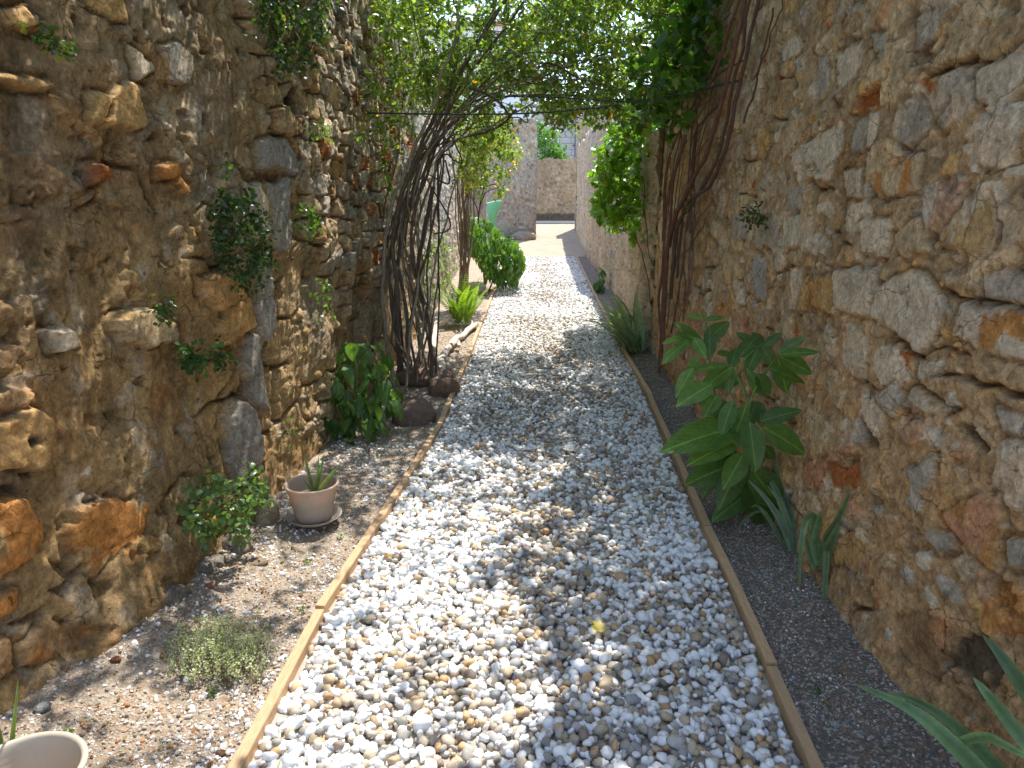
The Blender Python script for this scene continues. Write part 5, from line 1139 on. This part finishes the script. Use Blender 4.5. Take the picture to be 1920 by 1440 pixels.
# ------------------------------------------------------------------ log, rocks, litter
def log(name, specs, label):
    r_ = empty(name, specs[0][0][0]); r_.location.z = 0; tag(r_, label, 'log'); b = MB()
    for pts, r0, r1 in specs: tube(b, pts, r0, r1, n=40, sides=12, wob=.012, col=(.62, .54, .44), rough=.07)
    b.build('bark_surface', M['log'], r_)
def gl(a, y, z): q = G(a, y, z); return q
log('driftwood_log', [([gl(815,722,.05), gl(828,690,.06), gl(830,668,.06), gl(850,640,.07), gl(868,628,.06), gl(895,607,.05)], .043, .026), ([gl(872,622,.06), gl(885,606,.09), gl(880,600,.10)], .020, .012), ([gl(828,672,.07), gl(845,676,.08), gl(852,684,.08)], .026, .018), ([gl(846,648,.08), gl(858,640,.09), gl(860,650,.06)], .026, .018)], 'crooked bleached log lying in the left bed beside the path board')
log('fallen_branch', [([gl(812,655,.03), gl(815,628,.05), gl(818,600,.10), gl(820,585,.16)], .030, .022), ([gl(816,608,.08), gl(830,606,.09), gl(842,595,.14), gl(845,578,.18)], .026, .019)], 'short forked bleached branch standing by the fern behind the dark stems')
q = G(775, 800); rock('boulder', (q.x-.02, q.y+.14, .04), (.16, .14, .13), 12, (.27, .19, .15), 'big rounded brown boulder at the foot of the climber stems', amp=.12, n=4)
q = G(845, 740); rock('boulder', (q.x-.06, q.y+.02, .03), (.13, .13, .11), 14, (.30, .19, .13), 'reddish-brown rounded stone beside the end of the bleached log', amp=.15, n=4)
q = G(790, 730); rock('boulder', (q.x, q.y+.2, .05), (.22, .17, .10), 15, (.36, .24, .17), 'broad tan boulder behind the climber stems', amp=.2, n=4)
q = G(505, 1000); rock('stump_stone', (q.x-.03, q.y+.05, .05), (.055, .06, .13), 16, (.50, .42, .31), 'pale split stone standing between the glossy bush and the pot', amp=.3, n=4, rz=.4)
q = G(440, 1040); rock('stone', (q.x+.0, q.y, .05), (.085, .07, .05), 17, (.36, .31, .25), 'grey rough stone at the wall foot under the glossy bush', amp=.35, n=4)
q = G(395, 1080); rock('stone', (q.x, q.y, .05), (.065, .06, .045), 18, (.34, .29, .23), 'dark pitted stone nearer the camera at the left wall foot', amp=.35, n=4)
q = G(330, 1140); rock('stone', (q.x-.02, q.y, .04), (.08, .07, .04), 19, (.30, .24, .18), 'low brown stone half buried at the left wall foot above the stonecrop', amp=.35, n=3)
q = G(480, 1065); rock('stone', (q.x, q.y, .03), (.05, .035, .014), 20, (.42, .30, .20), 'flat tan stone in front of the pot saucer', amp=.3, n=3)
q = G(897, 552); rock('stone_slab', (q.x-.02, q.y, .10), (.13, .22, .10), 22, (.50, .44, .37), 'pale flat-faced stone block between the fern and the drooping bush', amp=.1, n=3, shape_pow=.55, rz=.3)
q = G(640, 1375); 
for i, (x, y, s_, c_, lb) in enumerate([(415,1415,.013,(.20,.10,.06),'small dark brown lump on the grit near the bottom edge'), (240,1345,.010,(.5,.24,.08),'small orange stone on the grit under the stonecrop'), (85,1357,.022,(.33,.33,.31),'flat grey stone beside the corner pot'), (220,1262,.016,(.33,.14,.08),'reddish brick chip at the left wall foot'), (1165+400,1360,.013,(.55,.50,.45),'whitish pebble lying in the dark right bed'), (400,1116,.022,(.42,.24,.14),'brown curled leaf-like chip left of the near stones')]):
    g = G(x, y); rock('bed_stone', (g.x, g.y, float(bedz(np.array([g.x]), np.array([g.y]))[0])+s_*.3), (s_*1.2, s_, s_*.6), 40+i, c_, lb, 'stone', n=2, amp=.3)
# wall lamp / outlet
q = XW(862, 437, lambda y: LW(y)+.08); r_ = empty('wall_spotlight', q); tag(r_, 'small pale grey bulkhead fitting on the left wall behind the slim shrub stems', 'wall light')
b = MB(); tube(b, [(q.x-.12, q.y, q.z+.05), (q.x-.05, q.y, q.z+.04), (q.x, q.y-.02, q.z)], .03, .03, n=10, sides=10, col=(.55, .57, .58)); b.build('bracket', M['saucer'] if False else M['metal'], r_)
b = MB(); tube(b, [(q.x-.03, q.y, q.z), (q.x+.03, q.y-.05, q.z-.02), (q.x+.08, q.y-.1, q.z-.04)], .05, .062, n=10, sides=16, col=(.62, .64, .65)); b.build('housing', M['metal'], r_)
# fallen leaves
def fallen(x, y, s_, c_, lb, kind='vine', z=.036):
    g = G(x, y, z); b = MB(); az = rnd.uniform(0, 6.28); leaves(b, kind, np.array([g[:]]), np.array([[math.cos(az), math.sin(az), .1]]), np.array([[rnd.uniform(-.3, .3), -.2, 1]]), s_, s_*.5, np.array([c_]), -.15); tag(b.build('fallen_leaf', M['leaf']), lb, 'leaf', 'fallen leaves on the pebbles')
fallen(1122, 1183, .055, (.55, .42, .06), 'yellow lobed leaf lying on the pebbles right of centre', z=.045)
fallen(1268, 1110, .022, (.35, .10, .05), 'small reddish leaf on the shaded pebbles near the right board', 'small', .045)
fallen(1175, 1055, .03, (.30, .22, .12), 'dry brown leaf on the pebbles at the edge of the right-hand shade', 'small', .045)
fallen(750, 965, .03, (.38, .25, .12), 'dry tan leaf on the pebbles beside the second left board', 'small', .045)

lt = MB(); n = 330; y = 1.3+RNG.random(n)**1.3*7; side_ = RNG.random(n) < .72
x = np.where(side_, LBX(y)-.03-RNG.random(n)**.8*.5, RBX(y)+.04+RNG.random(n)*.28); x = np.clip(x, LW(y)+.03, RW(y)-.03)
e_ = RNG.random(n) < .18; x = np.where(e_ & side_, LBX(y)+.05+RNG.random(n)*.12, x); z = np.where(e_ & side_, .032, bedz(x, y)+.006)
az = RNG.random(n)*6.28
leaves(lt, 'small', np.stack([x, y, z], 1), np.stack([np.cos(az), np.sin(az), RNG.normal(0, .15, n)], 1), norm(RNG.normal(0, .35, (n, 3))+np.array([[0, 0, 1]])), RNG.uniform(.012, .034, n), RNG.uniform(.004, .010, n), lcols(n, (.27, .17, .09), .4, [(.40, .28, .13), (.16, .11, .07), (.36, .33, .12)], .5), -.2)
tag(lt.build('leaf_litter', M['leaf']), 'small dry brown leaves littering the beds and the edge of the pebbles', 'leaf litter', kind='stuff')
